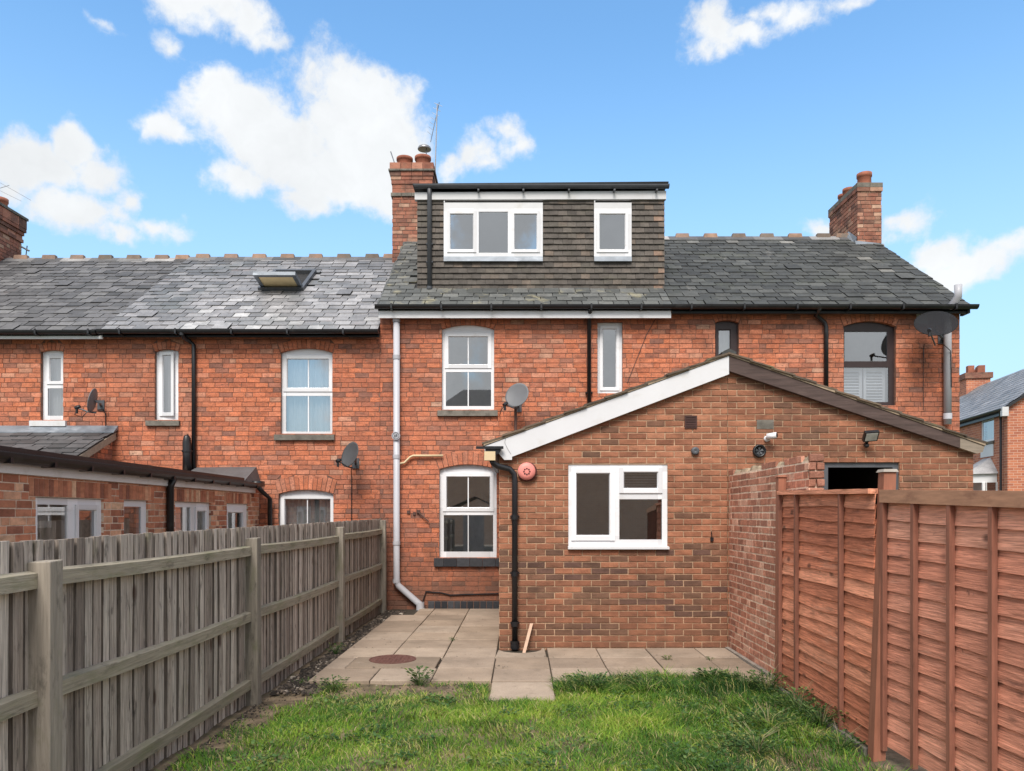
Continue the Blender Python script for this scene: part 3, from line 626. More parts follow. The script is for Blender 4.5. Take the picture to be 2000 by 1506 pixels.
# ------------------------------------------------------------------ house with the pale slates
hB = thing('terraced_house', 'brick terraced house under pale weathered slates with an open roof window', 'house', (-4.7, D, 0), 'terrace of brick houses')
o1 = Op(W(302), W(348), V(820), V(686), .04, .13); o2 = Op(W(548), W(649), V(847), V(688), .075, .15); o3 = Op(W(544), W(651), V(1110), V(964.5), .07, .245)
m = MB(FR); m.panel(XA + .002, XB - .002, -.3, 4.74, [o.rect() for o in (o1, o2, o3)], .007, .25); wB = m.build('wall', 'old_mortar', hB)
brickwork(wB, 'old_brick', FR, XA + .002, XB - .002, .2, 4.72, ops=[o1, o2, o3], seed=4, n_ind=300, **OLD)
for o, n in ((o1, 6), (o2, 12), (o3, 13)): arch(wB, FR, o, 'old_brick', n)
window(hB, FR, W(302), W(348), V(820), V(686), [(W(314), W(333), V(806), V(692), .05)], rise=.04, sill=(W(287), W(352), V(832), V(821), .06, 'stone_sill', 'sill'),
       label='narrow white window standing ajar', open_light=0, curtain=[(W(312), W(340), V(812), V(690), 3, 'curtain_white')])
window(hB, FR, W(548), W(649), V(847), V(688), [(W(558), W(641), V(757), V(699), .06), (W(556), W(643), V(842), V(772), .0)], rise=.075, bars=[(0, W(600)), (1, W(600))],
       sill=(W(537), W(654), V(860), V(848), .06, 'stone_sill', 'sill'), curtain=[(W(550), W(648), V(845), V(690), 9, 'curtain_white')])
window(hB, FR, W(544), W(651), V(1110), V(964.5), [(W(553), W(644), V(1040), V(974), .05)], rise=.07, bars=[(0, W(598))], curtain=[(W(546), W(650), V(1110), V(966), 1, 'curtain_white')], sill=(W(534), W(660), V(1122), V(1110), .06, 'stone_sill', 'sill'))  # pale sheet added behind the pane, standing in for reflected sky
eB = (13.0, Z(646, 13.0)); rB = (16.6, Z(506, 16.6))
m = MB(); m.hexa([(XA, eB[0], eB[1] - .08), (XB, eB[0], eB[1] - .08), (XB, rB[0], rB[1] - .08), (XA, rB[0], rB[1] - .08), (XA, eB[0], eB[1]), (XB, eB[0], eB[1]), (XB, rB[0], rB[1]), (XA, rB[0], rB[1])])
m.hexa([(XA, rB[0] + .002, rB[1] - .08), (XB, rB[0] + .002, rB[1] - .08), (XB, 20.3, eB[1] - .08), (XA, 20.3, eB[1] - .08), (XA, rB[0] + .002, rB[1]), (XB, rB[0] + .002, rB[1]), (XB, 20.3, eB[1]), (XA, 20.3, eB[1])])
roofB = m.build('roof', 'roof_under', hB)
slB = (rB[1] - eB[1]) / (rB[0] - eB[0])
SKY = (-4.93, -4.05, 14.72, 15.72)
def skB(u, s):
    d = eB[0] + (s + .12) * math.cos(math.atan(slB)); return SKY[0] - .02 < u < SKY[1] + .02 and SKY[2] - .05 < d < SKY[3]
slates(roofB, XA, XB, eB, rB, .205, .275, 'slate_pale', 12, skip=skB, n_ind=330, shift=lambda u, s, v: .10 + v * .72 + .24 - .34 * s - .42 * min(1, max(0, (-5.6 - u + s * .9) / 1.6)))
ridge(hB, XA, XB - .28, rB[0], rB[1], .617)
m = MB(); m.gutter(XA, XB + .02, 12.93, eB[1] + .0, .065); m.build('gutter', 'black_plastic', hB)
m = MB(); m.box(W(212) + .002, XB + .02, 13.0, 13.05, V(663), eB[1] - .01); m.build('fascia', 'black_paint', hB)
close_house(hB, XA, XB, 4.7, rB[1])
# open centre-hung roof window
zr = lambda d: eB[1] + (d - eB[0]) * slB
al = math.atan(slB); RF = Frame((SKY[0], SKY[2], zr(SKY[2]) + .02), (1, 0, 0), (0, math.cos(al), math.sin(al)))
Lw = (SKY[3] - SKY[2]) / math.cos(al); Ww = SKY[1] - SKY[0]
m = MB(RF)
m.box(0, .07, 0, Lw, -.02, .07); m.box(Ww - .07, Ww, 0, Lw, -.02, .07); m.box(.07, Ww - .07, 0, .08, -.02, .07); m.box(.07, Ww - .07, Lw - .07, Lw, -.02, .07)
rw = m.build('roof_window', 'grey_plastic', hB); rw['label'] = 'roof window swung open above the pale slates'
m = MB(RF); m.add([(.07, .08, -.02), (Ww - .07, .08, -.02), (Ww - .07, Lw - .07, -.02), (.07, Lw - .07, -.02)], [(0, 1, 2, 3)]); m.build('shaft', 'room_dark', rw)
piv = RF.p((0, Lw * .10, .05)); an = al - rad(45)
SF = Frame(piv, (1, 0, 0), (0, math.cos(an), math.sin(an)))
m = MB(SF); a0, a1, b0, b1 = .04, Ww - .04, -Lw * .42, Lw * .08
m.box(a0, a0 + .07, b0, b1, -.03, .04); m.box(a1 - .07, a1, b0, b1, -.03, .04); m.box(a0 + .07, a1 - .07, b0, b0 + .08, -.03, .04); m.box(a0 + .07, a1 - .07, b1 - .07, b1, -.03, .04)
m.build('sash', 'lead', rw)
m = MB(SF); m.box(a0 + .07, a1 - .07, b0 + .08, b1 - .07, -.012, .0); m.build('blind', 'blind_cream', rw)

# ------------------------------------------------------------------ the middle house with the dormer
hC = thing('terraced_house', 'middle brick terraced house with tile-hung loft dormer and white fascia', 'house', (.2, D, 0), 'terrace of brick houses')
c1 = Op(W(863), W(965), V(800), V(642), .077, .13); c2 = Op(W(858), W(970), V(1089), V(916.5), .083, .235); c3 = Op(W(1167), W(1216), V(768), V(629), 0)
m = MB(FR); m.panel(XB + .002, XC - .002, -.3, 5.2, [o.rect() for o in (c1, c2, c3)], .007, .25); wC = m.build('wall', 'old_mortar', hC)
blu = Op(W(836), .2, -.05, .12)
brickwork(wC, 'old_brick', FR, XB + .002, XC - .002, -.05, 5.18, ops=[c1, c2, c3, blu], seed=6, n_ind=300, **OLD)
for o, n in ((c1, 11), (c2, 12)): arch(wC, FR, o, 'old_brick', n)
u = blu.u0
while u < .1:
    m = MB(FR); m.brick([(u + .004, -.04), (u + .108, -.04), (u + .108, .112), (u + .004, .112)], off=-.003); m.build('plinth_brick', 'blue_brick', wC); u += .113
window(hC, FR, W(863), W(965), V(800), V(642), [(W(875), W(953), V(711), V(655), .06), (W(870), W(959), V(792), V(725), .0)], rise=.077, bars=[(0, W(914)), (1, W(914))],
       sill=(W(855), W(972), V(813), V(801), .06, 'stone_sill', 'sill'))
wn2 = window(hC, FR, W(858), W(970), V(1089), V(916.5), [(W(871), W(957.5), V(992), V(930), .06), (W(866), W(963), V(1078), V(1006), .0)], rise=.083, bars=[(0, W(914)), (1, W(914))], room='room')
u = W(848); k = 0
while u < .0:
    b = min(u + (.225 if k else .17), .1); m = MB(FR); m.box(u + .003, b - .003, -.06, .07, V(1106), V(1090), (R.random(), R.random(), 0)); m.build('sill_brick', 'blue_brick', wn2); u = b; k += 1
window(hC, FR, W(1167), W(1216), V(768), V(629), [(W(1178), W(1205), V(756), V(640), .05)])
eC = (13.0, Z(598, 13.0)); rC = (16.6, Z(466, 16.6)); slC = (rC[1] - eC[1]) / (rC[0] - eC[0])
DF = 13.75; DX0, DX1 = X(815, DF), X(1298, DF); DZ0, DZ1 = Z(567, DF), Z(384, DF)
m = MB(); a = (XB, XC)
m.hexa([(XB, eC[0], eC[1] - .08), (XC, eC[0], eC[1] - .08), (XC, rC[0], rC[1] - .08), (XB, rC[0], rC[1] - .08), (XB, eC[0], eC[1]), (XC, eC[0], eC[1]), (XC, rC[0], rC[1]), (XB, rC[0], rC[1])])
m.hexa([(XB, rC[0] + .002, rC[1] - .08), (XC, rC[0] + .002, rC[1] - .08), (XC, 20.3, eC[1] - .08), (XB, 20.3, eC[1] - .08), (XB, rC[0] + .002, rC[1]), (XC, rC[0] + .002, rC[1]), (XC, 20.3, eC[1]), (XB, 20.3, eC[1])])
roofC = m.build('roof', 'roof_under', hC)
slates(roofC, XB, XC, eC, rC, .205, .27, 'slate_mossy', 13, skip=lambda u, s: DX0 - .1 < u < DX1 + .3 and eC[0] + (s + .16) * math.cos(math.atan(slC)) > DF)
m = MB(); m.tube([(XB - .01 + R.uniform(-.02, .02), eC[0] + k * .12, eC[1] + k * .12 * slC - .005) for k in range(30)], [R.uniform(.012, .035) for k in range(30)], 6); m.build('verge_mortar', 'slate_mossy', hC)
m = MB(); m.gutter(W(738), XC, 12.93, eC[1] + .0, .06); m.build('gutter', 'black_plastic', hC)
m = MB(); m.box(W(743), W(1306), 13.0, 13.03, Z(621, 13), Z(605, 13)); m.build('fascia', 'white_plastic', hC)
close_house(hC, XB, XC, 5.15, rC[1])
# dormer
m = MB(); m.box(DX0 + .03, DX1 - .03, DF + .045, 16.7, DZ0 - .06, DZ1 + .02)
dor = m.build('dormer', 'roof_under', hC)
w1 = (X(867, DF), X(1060, DF), Z(502, DF), Z(409, DF)); w2 = (X(1160, DF), X(1233, DF), Z(502, DF), Z(409, DF))
hp = [(w1[0], w1[1], Z(513, DF), Z(393, DF)), (w2[0], w2[1], Z(513, DF), Z(393, DF))]
TV = []
for k in range(24):
    q = MB(); rr = random.Random(k); q.hexa([(.002, -.026, 0), (.163, -.026, rr.uniform(-.003, .003)), (.163, -.012, 0), (.002, -.012, 0), (.002, .008, .15), (.163, .008, .15), (.163, .02, .15), (.002, .02, .15)], r=((k + .5) / 24, rr.random(), 0)); TV.append(q.mesh('hung_tile', 'hung_tile'))
TF = Frame((0, DF + .01, 0)); zt = DZ0; j = 0; cnt = 0; tst = MB(TF)
while zt < Z(392, DF) - .02:
    u = DX0 + (-.0825 if j % 2 else 0)
    while u < DX1 - .01:
        a, b = max(u, DX0), min(u + .165, DX1); u += .165
        segs = [(a, b)]
        for h in hp:
            if zt + .06 > h[2] and zt < h[3]: segs = [s_ for (p, q_) in segs for s_ in ((p, min(q_, h[0])), (max(p, h[1]), q_)) if s_[1] - s_[0] > .015]
        for (p, q_) in segs:
            k = R.randrange(22) if p < DX1 - .2 or R.random() < .5 else R.randrange(20, 24)
            M = TF.mat((p - .002, R.uniform(-.003, .003), zt)) @ Matrix.Diagonal(((q_ - p) / .165, 1, 1, 1))
            if cnt < 300 and q_ - p > .1: put('hung_tile', TV[k], dor, M); cnt += 1
            else: mm = TV[k]; o_ = tst.fr; tst.fr = ID; tst.add([tuple(M @ v_.co) for v_ in mm.vertices], [tuple(p_.vertices) for p_ in mm.polygons], ((k + .5) / 24, R.random(), 0)); tst.fr = o_
    zt += .1045; j += 1
tag(tst.build('hung_tiles', 'hung_tile', dor), None, None, kind='stuff')
m = MB(); m.prism([(DX0 - .04, Z(392, DF)), (DX1 + .02, Z(391, DF)), (DX1 + .02, Z(375, DF)), (DX0 - .04, Z(378, DF))], DF - .05, DF + .045); m.build('fascia', 'white_paint', dor)
m = MB(); m.prism([(DX0 - .07, Z(366, DF)), (DX1 + .05, Z(362, DF)), (DX1 + .05, Z(360, DF)), (DX0 - .07, Z(364, DF))], DF - .12, 16.75); m.build('felt_roof', 'black_paint', dor)
m = MB(); m.gutter(DX0 - .05, DX1 + .06, DF - .10, Z(366, DF), .06); o_ = m.build('gutter', 'grey_plastic', dor); 
m = MB(); px0 = X(839.5, DF); m.tube([(px0, DF - .09, Z(372, DF)), (px0, DF - .055, Z(385, DF)), (px0, DF - .055, Z(563, DF))], .042, 10)
for yy in (480, 515): m.box(px0 - .06, px0 + .06, DF - .06, DF - .01, Z(yy, DF), Z(yy - 3, DF))
m.lathe([(.05, 0), (.05, .05)], (px0, DF - .055, Z(567, DF))); m.build('downpipe', 'grey_plastic', hC, True)
DFR = Frame((0, DF, 0))
dx = lambda p: X(p, DF); dz = lambda p: Z(p, DF)
for (wr, ls) in ((w1, [(dx(879), dx(925), dz(489), dz(419), .05), (dx(935), dx(992), dz(495), dz(415), 0), (dx(1004), dx(1049), dz(489), dz(419), .05)]), (w2, [(dx(1170), dx(1221), dz(489), dz(419), .05)])):
    cu = [(ls[0][0] - .02, ls[0][0] + .1, wr[2], wr[3], 2, 'curtain_white'), (ls[-1][1] - .09, ls[-1][1] + .03, wr[2], wr[3], 2, 'curtain_white')] if len(ls) > 1 else None
    ww = window(hC, DFR, wr[0], wr[1], wr[2], wr[3], ls, rec=-.035, curtain=cu, depth=1.2, room='room')
    q = MB(DFR); q.box(wr[0], wr[1], -.03, .02, wr[3] + .003, Z(397, DF)); q.box(wr[0], wr[0] + .02, -.034, .02, Z(397, DF), Z(393, DF)); q.build('head_panel', 'white_paint', ww)
    q = MB(DFR); q.hexa([(wr[0], -.06, Z(512, DF)), (wr[1], -.06, Z(512, DF)), (wr[1], .02, Z(512, DF)), (wr[0], .02, Z(512, DF)), (wr[0], -.045, wr[2] - .003), (wr[1], -.045, wr[2] - .003), (wr[1], .02, wr[2] - .003), (wr[0], .02, wr[2] - .003)]); q.build('lead_apron', 'lead', ww)
m = MB(); m.add([(DX0 - .02, DF - .02, DZ0 + .01), (DX1 + .02, DF - .02, DZ0 + .01), (DX1 + .02, DF - .17, Z(573, 13.58)), (DX0 - .02, DF - .17, Z(573, 13.58))], [(3, 2, 1, 0)]); m.build('lead_flashing', 'slate_mossy', dor)
m = MB(); m.add([(DX0, DF, DZ0 + .05), (DX0 - .28, DF + .1, zr(DF) + .6), (DX0 - .22, 15.4, eC[1] + 2.4 * slC + .05), (DX0, 15.4, eC[1] + 2.4 * slC + .25)], [(0, 1, 2, 3)])
chC = chimney(hC, X(766, 16.3), X(843, 16.3), 16.3, 17.2, 6.9, Z(319, 16.3), Z(384, 16.3),
        [(Z(384, 16.3), Z(377, 16.3), .03, 'stone_sill'), (Z(377, 16.3), Z(368.5, 16.3), .004, 'chimney_brick'), (Z(368.5, 16.3), Z(360, 16.3), .004, 'chimney_brick'), (Z(360, 16.3), Z(352, 16.3), .02, 'chimney_brick'), (Z(352, 16.3), Z(345, 16.3), .03, 'chimney_brick'), (Z(345, 16.3), Z(336, 16.3), .045, 'chimney_brick'),
         (Z(336, 16.3), Z(332, 16.3), .075, 'stone_sill'), (Z(332, 16.3), Z(319, 16.3), .05, 'chimney_brick')],
        [(X(790.5, 16.55), 16.55, .172, .22), (X(826, 16.55), 16.55, .172, .245)], 'R', 8, 'tall red brick chimney with two clay pots and a mushroom cowl')
cx = X(829, 16.55); zt_ = Z(297, 16.5)
m = MB(); m.lathe([(.012, -.25), (.012, .08)], (cx + .04, 16.55, zt_)); m.lathe([(.145, .075), (.15, .09), (.13, .13), (.06, .155), (0, .16)], (cx, 16.55, zt_)); m.lathe([(0, .08), (.145, .075)], (cx, 16.55, zt_)); m.build('cowl', 'metal', chC, True)
m = MB(); m.tube([(X(771, 16.4), 16.4, Z(320, 16.4)), (X(763, 16.4), 16.4, Z(296, 16.4))], .012, 6); m.build('stub_pipe', 'metal', chC)
# soil pipe and other pipework on the middle house
m = MB(); px_ = W(776); yb = D - .085
m.tube([(px_, yb, V(627)), (px_, yb, V(1134)), (px_ + .03, yb, V(1143)), (W(823), yb, V(1181)), (W(823) + .02, yb, V(1192)), (W(823) + .02, yb, -.1)], .056, 16)
for yy in (628, 700, 853, 893, 1060, 1134): m.lathe([(.064, -.035), (.066, 0), (.064, .035)], (px_, yb, V(yy)), n=16)
m.lathe([(.07, -.08), (.07, .08)], (W(822), yb, V(1184)), n=16)
sp = m.build('soil_pipe', 'pipe_grey', hC, True)
m = MB(); m.lathe([(0, .0), (.072, .0), (.072, -.03)], (px_, yb - .085, V(853)), (0, -1, 0), 18); m.build('access_cap', 'pipe_grey', sp)
m = MB(); m.lathe([(.058, .002), (.05, .002)], (px_, yb - .088, V(853)), (0, -1, 0), 18); m.box(px_ - .025, px_ - .005, yb - .09, yb - .087, V(856), V(851)); m.box(px_ + .004, px_ + .026, yb - .09, yb - .087, V(855), V(850)); m.build('cap_marking', 'grey_plastic', sp)
m = MB(); m.tube([(px_ + .05, D - .06, V(906)), (W(791), D - .05, V(904)), (W(802), D - .05, V(893)), (W(808), D - .05, V(890.5)), (W(866), D - .05, V(890.5))], .02, 8); m.build('overflow_pipe', 'cream_plastic', hC, True)
m = MB(); m.tube([(W(1150), 12.93, eC[1] - .06), (W(1150), D - .055, V(625)), (W(1150), D - .055, V(800))], .036, 10); m.box(W(1150) - .06, W(1150) + .06, D - .06, D, V(770), V(766)); m.build('downpipe', 'black_plastic', hC, True)
m = MB(); m.tube([(W(1293), D - .012, V(600)), (W(1262), D - .012, V(655)), (W(1225), D - .012, V(748))], .005, 5); m.build('cable', 'black_plastic', hC)
m = MB(); zc = .17; m.tube([(W(826), D - .03, .1), (W(832), D - .02, .28), (W(862), D - .02, .26), (W(880), D - .02, .22), (W(905), D - .02, .23), (W(974), D - .02, .245)], .012, 6)
m.build('cable', 'black_plastic', hC)
m = MB(); m.box(W(795), W(801), D - .03, D, V(1003), V(997)); m.box(W(807), W(812), D - .025, D, V(1006), V(1000)); m.box(W(814), W(821), D - .04, D, V(1002), V(996)); m.tube([(W(818), D - .04, V(1001)), (W(838), D - .05, V(1019))], .012, 6); m.build('tap_fixing', 'rust_metal', hC)
m = MB(); u = W(1006)
# pipework on the pale-slate house
m = MB(); x_ = W(381); m.tube([(W(368), 12.93, eB[1] - .05), (W(369), 12.98, V(664)), (W(373), D - .06, V(668)), (x_, D - .055, V(675)), (x_, D - .055, V(925))], .036, 10); m.lathe([(.045, 0), (.045, .06)], (W(368), 12.93, eB[1] - .1)); m.build('downpipe', 'black_plastic', hB, True)
m = MB(); x_ = W(372); m.tube([(x_, D - .13, V(925)), (x_, D - .13, V(888)), (x_ - .01, D - .13, V(866)), (x_, D - .13, V(855)), (x_ + .03, D - .12, V(853))], [.08, .075, .07, .06, .04], 12); m.lathe([(.09, 0), (.09, .03)], (x_, D - .13, V(884))); m.lathe([(.095, 0), (.085, .05)], (x_, D - .13, V(926))); m.build('soil_vent', 'black_plastic', hB, True)

# ------------------------------------------------------------------ the right-hand house
hD = thing('terraced_house', 'end brick terraced house under dark slates with brown window frames', 'house', (5.3, D, 0), 'terrace of brick houses')
d1 = Op(W(1397), W(1443), V(770), V(630), .045, .14); d2 = Op(W(1648), W(1750), V(792), V(637), .09, .15)
m = MB(FR); m.panel(XC + .002, XD, -.3, 5.2, [o.rect() for o in (d1, d2)], .007, .25); wD = m.build('wall', 'old_mortar', hD)
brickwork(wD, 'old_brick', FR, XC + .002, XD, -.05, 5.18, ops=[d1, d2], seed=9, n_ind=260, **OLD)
for o, n in ((d1, 6), (d2, 12)): arch(wD, FR, o, 'old_brick', n)
window(hD, FR, W(1397), W(1443), V(770), V(630), [(W(1405), W(1429), V(745), V(642), .045)], mat='brown_plastic', rise=.045, curtain=[(W(1400), W(1440), V(770), V(630), 1, 'curtain_white')])
wd2 = window(hD, FR, W(1648), W(1750), V(792), V(637), [(W(1653), W(1737), V(704), V(646), .0), (W(1652), W(1740), V(784), V(716), .0)], mat='brown_plastic', rise=.09)
m = MB(FR); yb_ = .2
for (a, b) in ((W(1652), W(1694)), (W(1697), W(1740))):
    m.box(a, a + .05, yb_, yb_ + .03, V(784), V(716)); m.box(b - .05, b, yb_, yb_ + .03, V(784), V(716)); m.box(a + .05, b - .05, yb_, yb_ + .03, V(784), V(784) + .05); m.box(a + .05, b - .05, yb_, yb_ + .03, V(716) - .05, V(716))
    for k in range(9): z_ = V(782) + .05 + k * .052; m.hexa([(a + .05, yb_ - .01, z_), (b - .05, yb_ - .01, z_), (b - .05, yb_ + .03, z_ + .02), (a + .05, yb_ + .03, z_ + .02), (a + .05, yb_ - .005, z_ + .012), (b - .05, yb_ - .005, z_ + .012), (b - .05, yb_ + .035, z_ + .045), (a + .05, yb_ + .035, z_ + .045)])
m.build('shutters', 'white_plastic', wd2)
m = MB(); m.hexa([(XC, eC[0], eC[1] - .08), (XD + .06, eC[0], eC[1] - .08), (XD + .06, rC[0], rC[1] - .08), (XC, rC[0], rC[1] - .08), (XC, eC[0], eC[1]), (XD + .06, eC[0], eC[1]), (XD + .06, rC[0], rC[1]), (XC, rC[0], rC[1])])
m.hexa([(XC, rC[0] + .002, rC[1] - .08), (XD + .06, rC[0] + .002, rC[1] - .08), (XD + .06, 20.3, eC[1] - .08), (XC, 20.3, eC[1] - .08), (XC, rC[0] + .002, rC[1]), (XD + .06, rC[0] + .002, rC[1]), (XD + .06, 20.3, eC[1]), (XC, 20.3, eC[1])])
roofD = m.build('roof', 'roof_under', hD)
slates(roofD, XC, XD + .08, eC, rC, .205, .29, 'slate_dark', 14, n_ind=330, skip=lambda u, s: u > 7.35 and s > 3.98, shift=lambda u, s, v: v * .86 + (.16 if s > .88 and 3.6 < u < 6 else 0) + (.22 if abs(u - 7.15 - .12 * s) < .16 and R.random() < .7 else 0))
ridge(hD, XC + .05, 7.35, rC[0], rC[1], .617)
m = MB(); m.gutter(XC + .002, XD + .14, 12.93, eC[1] + .0, .065); m.build('gutter', 'black_plastic', hD)
m = MB(); m.box(W(1308), XD, 13.0, 13.05, Z(612, 13), Z(602, 13)); m.box(XD + .002, XD + .05, 12.98, 13.2, Z(612, 13), Z(600, 13)); m.build('fascia', 'black_paint', hD)
close_house(hD, XC, XD, 5.15, rC[1], True)
m = MB(); m.prism([(13.2, 5.1), (20.2, 5.1), (16.6, rC[1] - .1)], 0, .1); gm = MB(Frame((XD, 0, 0), (0, 1, 0), (-1, 0, 0))); gm.prism([(D + .3, 5.0), (20.1, 5.0), (16.6, rC[1] - .1)], .001, .1); gm.build('gable', 'far_brick', hD)
chimney(hD, X(1675, 16.2), X(1722, 16.2), 16.2, 17.65, 7.0, Z(357, 16.2), Z(374, 16.2), [(Z(374, 16.2), Z(366, 16.2), .02, 'chimney_brick'), (Z(366, 16.2), Z(357, 16.2), .02, 'stone_sill')],
        [(X(1688, 16.45), 16.45, .15, .3), (X(1683, 16.8), 16.8, .12, .25), (7.6, 17.1, .13, .25), (7.6, 17.4, .11, .24)], 'L', 15, 'slab-sided orange brick chimney with a row of short pots')
m = MB(); m.add([(7.33, 16.12, Z(485, 16.1)), (7.95, 16.12, Z(487, 16.1)), (7.95, 16.19, Z(476, 16.19)), (7.33, 16.19, Z(470, 16.19))], [(0, 1, 2, 3)]); m.add([(7.33, 16.15, Z(482, 16.15)), (7.37, 16.2, Z(463, 16.2)), (7.37, 16.6, rC[1] + .16), (7.3, 16.6, rC[1] + .05)], [(0, 1, 2, 3)]); m.build('lead_flashing', 'lead', hD)
m = MB(); m.tube([(W(1589), 12.93, eC[1] - .04), (W(1589), 12.95, V(612)), (W(1590), D - .08, V(618)), (W(1608), D - .055, V(632)), (W(1611), D - .055, V(640)), (W(1611), D - .055, V(760))], .038, 10); m.build('downpipe', 'black_plastic', hD, True)
m = MB(); x_ = W(1845); m.tube([(W(1849), 12.86, V(568)), (W(1849), 12.86, V(590)), (W(1843), D - .1, V(612)), (x_, D - .09, V(640)), (x_, D - .09, V(830))], .062, 14); m.lathe([(.07, 0), (.07, .1)], (x_, D - .09, V(820))); m.build('soil_pipe', 'pipe_grey', hD, True)
m = MB(FR); m.box(W(1790), W(1812), -.004, .003, V(632), V(608)); m.build('painted_patch', 'paint_patch', wD)
m = MB(); m.tube([(W(1803), D - .012, V(680)), (W(1803), D - .012, V(800))], .006, 5); m.build('cable', 'rust_metal', hD)

for (hs_, a, b, zz_, st_) in ((hA, -9.0, XA, eA[1], .9), (hB, XA + .4, XB, eB[1], .95), (hC, W(770), XC, eC[1], .85), (hD, XC + .3, XD, eC[1], .9)):
    u = a
    while u < b:
        q = MB(); q.box(u - .015, u + .015, 12.865, 13.0, zz_ - .085, zz_ - .066); q.box(u - .015, u + .015, 12.855, 12.866, zz_ - .07, zz_ + .012); q.build('gutter_bracket', 'black_plastic', hs_); u += st_
for px in (935, 1022, 1110, 1198, 1280):
    q = MB(); u = X(px, DF); q.box(u - .015, u + .015, DF - .165, DF - .05, Z(379, DF), Z(376, DF)); q.build('gutter_bracket', 'grey_plastic', dor)

# ================================================================== REAR EXTENSIONS
E = 9.25; EF = Frame((0, E, 0)); ex = lambda p: X(p, E); ez = lambda p: Z(p, E)
EL, EM, ER = ex(975), ex(1421), ex(1901)
RA = (ex(1420), ez(694)); LE = (ex(945), ez(869)); RE = (ex(1917), ez(869))      # roof line on the front plane
zl = lambda u: LE[1] + (u - LE[0]) / (RA[0] - LE[0]) * (RA[1] - LE[1])
zrr = lambda u: RA[1] + (u - RA[0]) / (RE[0] - RA[0]) * (RE[1] - RA[1])
def col_new(u, z, rr):
    v = .42 + .5 * rr.betavariate(2.2, 2.2)
    if z < 1.22: v = rr.uniform(.0, .45) if rr.random() < .68 else v * .85
    elif rr.random() < .06: v = rr.uniform(.15, .4)
    if z < .12: v = .3 + .3 * rr.random()
    return (v, rr.random(), 0)
xC = thing('rear_extension', 'brown brick rear extension half with white sloping bargeboard and white casement window', 'extension', (1.2, E, 0))
ow = Op(ex(1110), ex(1304), ez(1067), ez(907))
m = MB(EF)
u0, u1 = EL, EM - .002
m.panel(u0, u1, -.2, 2.25, [ow.rect()], .008, .24)
m.prism([(u0, 2.25), (u1, 2.25), (u1, zl(u1) - .06), (u0, zl(u0) - .06)], .008, .24)
m.prism([(-.6, 0), (-.5, 0), (-.5, 1), (-.6, 1)], .5, .6) if False else None
wXC = m.build('wall', 'new_mortar', xC)
m = MB(); m.box(EL + .005, EL + .24, E + .24, D - .01, -.2, zl(EL) - .06); m.build('side_wall', 'new_mortar', xC)
brickwork(wXC, 'new_brick', EF, u0, u1, -.15, 3.6, .075, .225, .0115, ops=[ow], ztop=lambda u: zl(u) - .10, seed=21, n_ind=300, colfn=col_new, rough=.0008, c=.003,
          vis=lambda u, z: z > .02)
exl = [(ex(1125), ex(1192), ez(1047), ez(923.5), .055), (ex(1218), ex(1286), ez(955), ez(921), .05), (ex(1210), ex(1293.5), ez(1054), ez(975), 0)]
window(xC, EF, ex(1110), ex(1304), ez(1067), ez(907), exl, rec=.02, sill=(ex(1109), ex(1306), ez(1072.5), ez(1066.5), .05, 'white_plastic', 'sill'), label='white casement window with small top-hung light', room='room', depth=2.5)
# blind slats behind the small light, glimpsed room fittings
m = MB(EF)
for k in range(12): z_ = ez(957) + k * .02; m.box(ex(1216), ex(1290), .16, .175, z_, z_ + .012)
m.build('blind_slats', 'grey_plastic', xC)
def verge(ext, u_a, u_b, zf, n, seed):
    rr = random.Random(seed)
    for i in range(n):
        a = u_a + (u_b - u_a) * i / n; b = u_a + (u_b - u_a) * (i + 1.12) / n; up = rr.uniform(.0, .006)
        q = MB(); s = 1 if u_b > u_a else -1
        lo, hi = (a, b) if a < b else (b, a); y0 = E - .10 + rr.uniform(-.012, .012)
        t_l = .030 if (lo == a) else .012; t_h = .012 if (lo == a) else .030
        q.hexa([(lo, y0, zf(lo) + t_l - .018), (hi, y0, zf(hi) + t_h - .018), (hi, D - .01, zf(hi) + t_h - .018), (lo, D - .01, zf(lo) + t_l - .018), (lo, y0, zf(lo) + t_l + up), (hi, y0, zf(hi) + t_h + up), (hi, D - .01, zf(hi) + t_h + up), (lo, D - .01, zf(lo) + t_l + up)])
        q.build('roof_tile', 'roof_tile', ext)
verge(xC, LE[0] - .02, RA[0] - .02, zl, 12, 1)
m = MB(EF); m.prism([(LE[0], LE[1] - .018), (RA[0] - .003, RA[1] - .018), (RA[0] - .003, RA[1] + .010), (LE[0], LE[1] + .010)], -.085, .0); m.build('verge_mortar', 'mortar_bed', xC)
m = MB(EF); bt = .235
m.prism([(ex(985), ez(899)), (ex(1000), ez(899)), (ex(1000), ez(893)), (EM - .003, ez(733)), (EM - .003, RA[1] - .022), (LE[0] + .01, LE[1] - .022), (LE[0] + .01, ez(884)), (ex(972), ez(884))], -.075, -.012)
bb = m.build('bargeboard', 'white_plastic', xC)
m = MB(EF); m.tube([(ex(987.5), -.077, ez(857)), (ex(986), -.077, ez(866)), (ex(991), -.077, ez(877)), (ex(998), -.077, ez(888))], .0025, 4); m.build('joint_seam', 'grey_plastic', bb)
m = MB(); m.hexa([(RA[0] - .08, E - .09, RA[1] - .01), (RA[0], E - .09, RA[1] + .02), (RA[0], D - .01, RA[1] + .02), (RA[0] - .08, D - .01, RA[1] - .01), (RA[0] - .09, E - .09, RA[1] + .02), (RA[0], E - .09, RA[1] + .065), (RA[0], D - .01, RA[1] + .065), (RA[0] - .09, D - .01, RA[1] + .02)])
